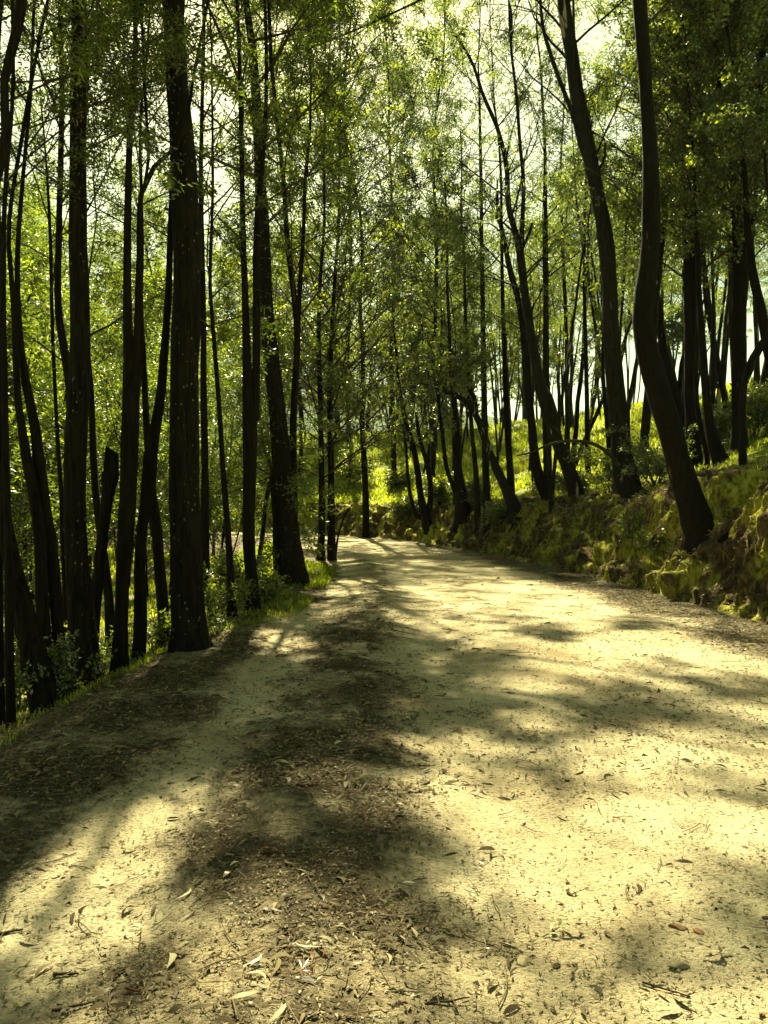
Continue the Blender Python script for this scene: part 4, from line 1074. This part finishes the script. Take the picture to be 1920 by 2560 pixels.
def build_litter():
    rng = np.random.default_rng(950)
    Vs = []; Fs = []; Ts = []; off = 0
    for (y0, y1, n, sc) in ((1.6, 4.5, 60000, .8), (4.5, 9, 120000, 1.0), (9, 18, 100000, 1.5), (18, 42, 50000, 2.3)):
        y = y0 + (y1 - y0) * rng.uniform(0, 1, n); x = rng.uniform(-1, 1, n) * (y * .5 + .6)
        s, u = road_su(x, y)
        m = litter_mask(x, y) ** 1.3
        k = (rng.random(n) < m) & (u > -6.5) & (u < BANK_U + .15)
        x, y = x[k], y[k]
        big = rng.random(len(x)) < (.03 if y0 < 4 else .06)
        for kk, sel in ((5, big), (3, ~big)):
            xx, yy = x[sel], y[sel]; nn = len(xx)
            size = (rng.uniform(.05, .12, nn) if kk == 5 else rng.uniform(.008, .036, nn)) * sc
            W = size * (rng.uniform(.10, .24, nn) if kk == 5 else rng.uniform(.12, .45, nn))
            V, F = curved_leaves(xx, yy, road_z(xx, yy), size, W, rng, size * rng.uniform(0, .14, nn), k=kk)
            tint = np.repeat(np.clip(rng.beta(1.0, 2.6, nn), 0, 1), kk - 1)
            Vs.append(V); Fs.append(F + off); Ts.append(tint); off += len(V)
    # dark chips of bark trodden into the clean dirt
    for (y0, y1, n, sc) in ((1.6, 5, 9000, 1.0), (5, 14, 22000, 1.5)):
        y = y0 + (y1 - y0) * rng.uniform(0, 1, n); x = rng.uniform(-1, 1, n) * (y * .5 + .4)
        k = (x > -2.5) & (x < 4.6) & (rng.random(n) < .25 + .75 * sstep(.4, .6, fbm(x * .9, y * .7, 3, 85))); x, y = x[k], y[k]; nn = len(x)
        size = (.006 + .028 * rng.uniform(0, 1, nn) ** 2.4) * sc
        V, F = curved_leaves(x, y, road_z(x, y), size, size * rng.uniform(.12, .4, nn), rng, size * rng.uniform(.05, .25, nn), k=3)
        Vs.append(V); Fs.append(F + off); Ts.append(np.repeat(rng.uniform(0, .3, nn), 2)); off += len(V)
    # leaves caught on the bank and the ground above it
    n = 60000
    s = 5 + rng.uniform(0, 1, n) ** 1.4 * 45; t = rng.uniform(.03, 1.0, n)
    x, y, z = bank_point(s, t)
    c = fbm(x * .9 + 40, y * .9 + z * .7, 3, 81); k = (c > .46) | (t > .72)
    x, y, z = x[k], y[k], z[k]; nn = len(x)
    size = rng.uniform(.03, .12, nn) * np.clip(np.hypot(x, y) / 14, .9, 2.5)
    V, F = curved_leaves(x, y, z + .02, size, size * .2, rng, size * .12, tilt=.9)
    Vs.append(V); Fs.append(F + off); Ts.append(np.repeat(np.clip(rng.beta(2.0, 1.3, nn), 0, 1), 4)); off += len(V)
    n = 26000
    s = 8 + rng.uniform(0, 1, n) * 20; u = BANK_U + 3 + rng.uniform(0, 1, n) * 7
    x, y = from_su(s, u); k = (fbm(x * .8, y * .8, 3, 55) < .52); x, y = x[k], y[k]; nn = len(x)
    size = rng.uniform(.08, .2, nn)
    V, F = curved_leaves(x, y, ground_z(x, y) + .03, size, size * .2, rng, size * .12, tilt=.6)
    Vs.append(V); Fs.append(F + off); Ts.append(np.repeat(np.clip(rng.beta(1.6, 1.2, nn), 0, 1), 4)); off += len(V)
    tag(link("leaf_litter", make_mesh("leaf_litter", np.vstack(Vs), np.vstack(Fs), L_LITTER, True, {'tint': np.concatenate(Ts)})), "dry fallen leaves and bark scraps scattered over road and bank", 'leaf litter', kind='stuff')
    # twigs
    n = 3600
    y = 1.7 + rng.uniform(0, 1, n) ** 1.8 * 20; x = rng.uniform(-1, 1, n) * (y * .5 + .5)
    s, u = road_su(x, y); k = (rng.random(n) < np.clip(litter_mask(x, y) + .12, 0, 1)) & (u > -5.5) & (u < 4.1)
    x, y = x[k], y[k]; n = len(x)
    yaw = rng.uniform(0, 2 * pi, n); L = (.03 + .2 * rng.uniform(0, 1, n) ** 3) * np.clip(y / 5, 1, 2)
    P = curve_batch(np.c_[x, y, np.zeros(n)], np.c_[np.cos(yaw), np.sin(yaw), np.zeros(n)], L, 5, rng, .16)
    P[:, :, 2] = road_z(P[:, :, 0].ravel(), P[:, :, 1].ravel()).reshape(n, 5) + .006 + np.abs(rng.normal(0, .006, (n, 5)))
    R = (.0012 + L * .009)[:, None] * np.linspace(1, .5, 5)[None]
    V, F = tubes(P, R, 4)
    tag(link("twig_litter", make_mesh("twig_litter", V, F, mat_soil("dry_twig", [(.3, (.05, .035, .018)), (.6, (.17, .13, .07))], 30, .002), True)), "thin dry twigs scattered over the dirt road", 'twigs', kind='stuff')
    # gravel
    n = 22000
    y = 1.7 + rng.uniform(0, 1, n) ** 1.6 * 11; x = rng.uniform(-1, 1, n) * (y * .5 + .5)
    s, u = road_su(x, y); k = (u > -4) & (u < 4) & (rng.random(n) < .35 + .65 * sstep(-.2, 1.2, x)); x, y = x[k], y[k]; n = len(x)
    r = .002 + .0085 * rng.uniform(0, 1, n) ** 4 * np.clip(y / 4, 1, 2)
    oc = np.array([(1, 0, 0), (0, 1, 0), (-1, 0, 0), (0, -1, 0), (0, 0, .7), (0, 0, -.7)], float)
    V = np.c_[x, y, road_z(x, y)][:, None] + oc[None] * r[:, None, None] * rng.uniform(.6, 1.4, (n, 6, 1))
    tf = np.array([(0, 1, 4), (1, 2, 4), (2, 3, 4), (3, 0, 4)])
    F = (np.arange(n) * 6)[:, None, None] + tf[None]
    tag(link("gravel", make_mesh("gravel", V.reshape(-1, 3), F.reshape(-1, 3), mat_soil("stone", [(.3, (.09, .07, .04)), (.6, (.30, .25, .14))], 40, .002), False)), "tiny stones and grit on the dirt road", 'gravel', kind='stuff')

# ------------------------------------------------------------------ single things lying on the road
def px_ground(px, py):
    d = F_PX * CAM_H / (py - 1300); x = (px - 960) / F_PX * d
    for _ in range(4):
        z = float(road_z(x, d)[0]); d = F_PX * (CAM_H - z) / (py - 1300); x = (px - 960) / F_PX * d
    return x, d, float(road_z(x, d)[0])

def leaf_mat(name, c):
    return mat_leaf(name, tuple(v * .7 for v in c), c, tuple(min(v * 1.2, .8) for v in c), trans=.15, gloss=.05, tr_gain=1.0)

LEAVES = [  # px, py, length m, width/length, yaw deg, bend, arch, colour, label
  (325, 2122, .085, .34, 12, .3, .22, 'orange', "orange brown curled leaf on the left wheel track"),
  (672, 2127, .11, .5, 175, .2, .18, 'tan', "broad tan dry leaf with raised edges in the shaded litter strip"),
  (655, 1975, .09, .22, 35, .9, .35, 'red', "dark red curled leaf at the edge of the bright patch"),
  (430, 2400, .10, .32, 100, .8, .12, 'pale', "pale crescent leaf standing out in the bright lower left"),
  (466, 2235, .13, .16, 70, .9, .06, 'pale', "long thin pale sickle leaf below the left bright patch"),
  (345, 2316, .075, .14, 175, .4, .10, 'pale', "thin pale leaf lying level beside the left bright patch"),
  (255, 2212, .09, .16, 165, .7, .12, 'pale', "slender pale leaf at the left, dark litter above it"),
  (770, 2368, .14, .12, 160, -1.3, .16, 'pale', "long arched pale bark strip near the lower middle"),
  (640, 2400, .11, .13, 60, 1.1, .1, 'pale', "hooked pale leaf left of the long arched bark strip"),
  (650, 2440, .09, .12, 150, .9, .16, 'tan', "tan twisted leaf strip below the hooked pale leaf"),
  (590, 2162, .06, .5, 40, .3, .35, 'pale', "folded pale leaf standing on edge in the dark litter"),
  (570, 2188, .07, .4, 70, .3, .3, 'tan', "tan folded leaf just below the folded pale leaf"),
  (520, 2192, .05, .2, 10, .6, .08, 'pale', "small pale leaf left of the folded leaves"),
  (640, 2430, .07, .2, 20, .5, .1, 'pale', "short pale leaf lying across the lower litter"),
  (1020, 1796, .055, .5, 20, .2, .15, 'yellow', "small bright yellow leaf alone on the middle of the road"),
  (1015, 1811, .05, .45, 0, .2, .1, 'pale', "small whitish leaf just below the yellow leaf"),
  (1035, 2330, .07, .4, 110, .2, .1, 'pale', "pale pointed leaf in the dark strip right of centre"),
  (1020, 2207, .075, .14, 170, .2, .06, 'pale', "thin pale strip of leaf lying in the shaded middle litter"),
  (1080, 2000, .05, .4, 40, .4, .2, 'pale', "small cupped pale leaf at the end of the middle strip"),
  (905, 1945, .07, .15, 10, .3, .1, 'pale', "narrow pale leaf on the bright patch in the middle"),
  (1200, 2158, .06, .16, 130, .2, .1, 'pale', "pale straight leaf on the clean dirt right of the strip"),
  (610, 2490, .10, .2, 20, .4, .12, 'pale', "broad pale leaf near the bottom edge left of centre"),
  (700, 2530, .12, .14, 65, .4, .08, 'pale', "long pale leaf pointing up from the bottom edge"),
]
LCOL = {'orange': (.30, .13, .03), 'tan': (.33, .23, .10), 'red': (.14, .045, .022), 'pale': (.40, .345, .19), 'yellow': (.55, .40, .05)}
STICKS = [  # px, py, length, radius, yaw, label, colour
  (775, 1962, .12, .006, 5, "short reddish stick lying level on the bright patch", 'red'),
  (170, 2433, .09, .006, 3, "short dark stick on the shaded lower left dirt", 'dark'),
  (345, 2470, .08, .005, -12, "dark red thin stick near the bottom left", 'red'),
  (1045, 1914, .22, .004, 8, "long thin straight twig across the middle of the road", 'dark'),
  (1180, 1962, .13, .003, -25, "thin twig slanting down on the dirt right of the middle", 'dark'),
  (1450, 2225, .12, .003, 30, "bent thin twig in the big bright patch on the right", 'dark'),
  (1660, 2470, .16, .004, -35, "two-sided dark twig low on the right", 'dark'),
  (1110, 2490, .17, .004, 25, "curved thin dark twig near the bottom middle", 'dark'),
  (200, 2505, .16, .005, 28, "crooked dark twig near the bottom left edge", 'dark'),
  (30, 2330, .10, .007, 10, "thick dark bark piece at the left frame edge", 'dark'),
  (1000, 2470, .14, .003, 10, "slender twig pointing left near the bottom middle", 'dark'),
]
STONES = [  # px, py, radius, label, colour
  (1690, 2313, .038, "largest brown clod embedded in the shaded dirt on the right", 'brown'),
  (1742, 2322, .028, "orange brown stone touching the largest brown clod", 'rust'),
  (1390, 2408, .022, "dark angular stone low in the right shade, tilted up", 'dark'),
  (1428, 2437, .011, "small dark stone just below the angular stone", 'dark'),
  (1418, 2405, .013, "small squarish brown stone beside the angular stone", 'brown'),
  (1500, 2112, .012, "pale stone left of the big bright patch centre", 'pale'),
  (1553, 2140, .010, "dark round pebble in the middle of the big bright patch", 'dark'),
  (1607, 2043, .014, "pale pebble at the top of the big bright patch", 'pale'),
  (1555, 2048, .013, "dark flat stone left of the pale pebble", 'dark'),
  (1293, 1944, .017, "dark stone on the shaded right half far up the road", 'dark'),
  (1910, 2290, .020, "dark stone cut by the right frame edge", 'dark'),
  (1898, 2527, .014, "small reddish stone in the bottom right corner", 'rust'),
  (1335, 2245, .009, "small dark round pebble below the big bright patch", 'dark'),
  (1240, 2180, .009, "little dark pebble left of the big bright patch", 'dark'),
  (1310, 2395, .045, "low flat pale stone half buried right of the dark strip", 'pale'),
  (1690, 2405, .05, "wide grey flat stone sunk in the dirt low on the right", 'grey'),
  (530, 2023, .011, "dark woody seed capsule in the bright left patch", 'dark'),
  (582, 1968, .013, "rough brown seed capsule above the bright left patch", 'brown'),
]
SCOL = {'brown': (.13, .08, .04), 'rust': (.20, .10, .045), 'dark': (.045, .035, .02), 'pale': (.34, .28, .15), 'grey': (.22, .18, .10), 'red': (.12, .04, .02)}

def build_singles():
    rng = np.random.default_rng(33)
    lm = {k: leaf_mat(k + "_dry_leaf", v) for k, v in LCOL.items()}
    sm = {k: mat_soil(k + "_stone", [(.3, tuple(c * .55 for c in v)), (.65, tuple(c * 1.25 for c in v))], 60, .003) for k, v in SCOL.items()}
    for px, py, L, w, yaw, bend, arch, c, lab in LEAVES:
        x, y, z = px_ground(px, py)
        V, F = curved_leaves(np.array([0.]), np.array([0.]), np.array([0.]), np.array([L * .88]), np.array([L * w * .8]), rng, np.array([L * arch * .6]), yaw=np.array([radians(yaw)]), bend=np.array([bend]), tilt=.15)
        o = link('fallen_leaf', make_mesh('fallen_leaf', V, F, lm[c], True, {'tint': np.full(len(F), .55)}))
        o.location = (x, y, z + .004); tag(o, lab, 'leaf', 'single fallen leaves on the road')
        st = curve_batch(np.array([[0, 0, .004]]), np.array([[cos(radians(yaw)), sin(radians(yaw)), 0]]), np.array([L * .45]), 4, rng, .05)
        v, f = tubes(st, np.full((1, 4), .0011), 5)
        link('midrib', make_mesh('midrib', v, f, lm['tan'], True, {'tint': np.full(len(f), .2)}), o)
    for px, py, L, r, yaw, lab, c in STICKS:
        x, y, z = px_ground(px, py); a = radians(yaw)
        P = curve_batch(np.array([[-L / 2 * cos(a), -L / 2 * sin(a), r * .8]]), np.array([[cos(a), sin(a), 0]]), np.array([L]), 9, rng, .10)
        P[:, :, 2] = r * .8 + np.abs(rng.normal(0, r * .3, (1, 9)))
        v, f = tubes(P, r * np.linspace(1, .55, 9)[None] * rng.uniform(.85, 1.15, (1, 9)), 8, .08)
        f = np.vstack([f, tube_caps(1, 9, 8), tube_caps(1, 1, 8)[:, ::-1]])
        o = link('stick', make_mesh('stick', v, f, sm[c], True)); o.location = (x, y, z); tag(o, lab, 'stick', 'single sticks on the road')
        b = curve_batch(P[:, 4], np.array([[cos(a + .7), sin(a + .7), .15]]), np.array([L * .22]), 4, rng, .05)
        v, f = tubes(b, r * .5 * np.linspace(1, .5, 4)[None], 6)
        link('side_twig', make_mesh('side_twig', v, f, sm[c], True), o)
    import bmesh
    for px, py, r, lab, c in STONES:
        x, y, z = px_ground(px, py)
        bm = bmesh.new(); bmesh.ops.create_icosphere(bm, subdivisions=3, radius=1)
        V = np.array([v.co[:] for v in bm.verts]); F = np.array([[v.index for v in f.verts] for f in bm.faces]); bm.free()
        k = norm(rng.normal(0, 1, (9, 3))); cut = rng.uniform(.45, .9, 9)
        for q, cc in zip(k, cut):
            d = V @ q; V = V - np.maximum(d - cc, 0)[:, None] * q
        V = V * (1 + .10 * (fbm(V[:, 0] * 3 + 9, V[:, 1] * 3 + V[:, 2] * 2, 3, px) - .5))[:, None] * np.array([1.3, .95, .34]) * r * .75
        a = rng.uniform(0, 6.28); V[:, :2] = V[:, :2] @ np.array([[cos(a), -sin(a)], [sin(a), cos(a)]])
        nm = 'seed_capsule' if 'capsule' in lab else 'stone'
        o = link(nm, make_mesh(nm, V, F, sm[c], True)); o.location = (x, y, z + r * .06); tag(o, lab, 'seed capsule' if nm != 'stone' else 'stone', 'single stones on the road' if nm == 'stone' else None)
    # fresh green sprig
    def sprig(px, py, lab, typ, n, L, mat, name, cat):
        x, y, z = px_ground(px, py)
        root = thing(name, lab, cat, (x, y, z))
        P = curve_batch(np.array([[-.06, -.03, .008]]), np.array([[1, .55, .12]]), np.array([L]), 7, rng, .08)
        P[:, :, 2] = np.clip(P[:, :, 2], .006, .05)
        v, f = tubes(P, .0022 * np.linspace(1, .4, 7)[None], 6); link('stem', make_mesh('stem', v, f, M_TWIG, True), root)
        for i in range(n):
            q = P[0, 1 + i % 6]; yw = rng.uniform(.1, 1.1) + (1.1 if i % 2 else -.9); l = L * rng.uniform(.35, .6)
            w = .28 if typ == 'leafy' else .06
            V, F = curved_leaves(np.array([q[0] + cos(yw) * l * .5]), np.array([q[1] + sin(yw) * l * .5]), np.array([q[2]]), np.array([l]), np.array([l * w]), rng, np.array([l * .1]), yaw=np.array([yw]), bend=np.array([.3]))
            link('leaf', make_mesh('leaf', V, F, mat, True, {'tint': np.full(len(F), rng.uniform(.3, .9))}), root)
    green = leaf_mat("fresh_leaf", (.20, .22, .08))
    sprig(1390, 2330, "fresh green leafy sprig dropped on the right of the dark strip", 'leafy', 6, .13, green, 'leafy_sprig', 'sprig')
    sprig(775, 2425, "dry fern-like sprig in the lower middle litter", 'thin', 16, .13, lm['red'], 'dry_sprig', 'sprig')
    sprig(1230, 2365, "dark fan of needles at the lower end of the dark strip", 'thin', 12, .12, lm['tan'], 'dry_sprig', 'sprig')
    # dead branch reaching left from the upright trunk's foot
    pts = px_path([(1548, 1165, 10), (1527, 1138, 10), (1490, 1112, 9), (1455, 1103, 8), (1411, 1103, 7), (1370, 1112, 6), (1330, 1130, 5), (1290, 1140, 3)], 24.2, 0)
    Q = catmull(pts, 20); o0 = Q[0, :3].copy()
    v, f = tubes(Q[None, :, :3] - o0, Q[None, :, 3], 7, .06); v2, f2 = tubes(curve_batch((Q[10:11, :3] - o0), np.array([[-.6, .1, .7]]), np.array([.8]), 5, rng, .1), .018 * np.linspace(1, .3, 5)[None], 5)
    root = thing('dead_branch', "bare dead branch arching left from the foot of the tall upright trunk", 'branch', o0)
    link('bough', make_mesh('bough', v, f, M_TWIG, True), root); link('side_twig', make_mesh('side_twig', v2, f2, M_TWIG, True), root)

build_cover()
build_litter()
build_singles()
c = COVER.reshape(20, 10, 40, 10).sum((1, 3))
for j in range(39, -1, -2):
    print("COV y%2d " % j, " ".join("%3.1f" % v for v in c[5:18, j]))

def build_haze():
    x0, x1, y0, y1, z0, z1 = -172, 212, -52, 440, -26, 95
    v = [(x, y, z) for x in (x0, x1) for y in (y0, y1) for z in (z0, z1)]
    f = [(0, 1, 3, 2), (4, 6, 7, 5), (0, 4, 5, 1), (2, 3, 7, 6), (0, 2, 6, 4), (1, 5, 7, 3)]
    m, n, l = new_mat("haze")
    pv = n.new('ShaderNodeVolumePrincipled')
    pv.inputs['Color'].default_value = (0.80, 0.94, 0.88, 1)
    pv.inputs['Density'].default_value = 0.0001
    o = n.new('ShaderNodeOutputMaterial'); l.new(pv.outputs[0], o.inputs['Volume'])
    tag(link("haze", make_mesh("haze", v, np.array(f), m)), kind='stuff')
build_haze()
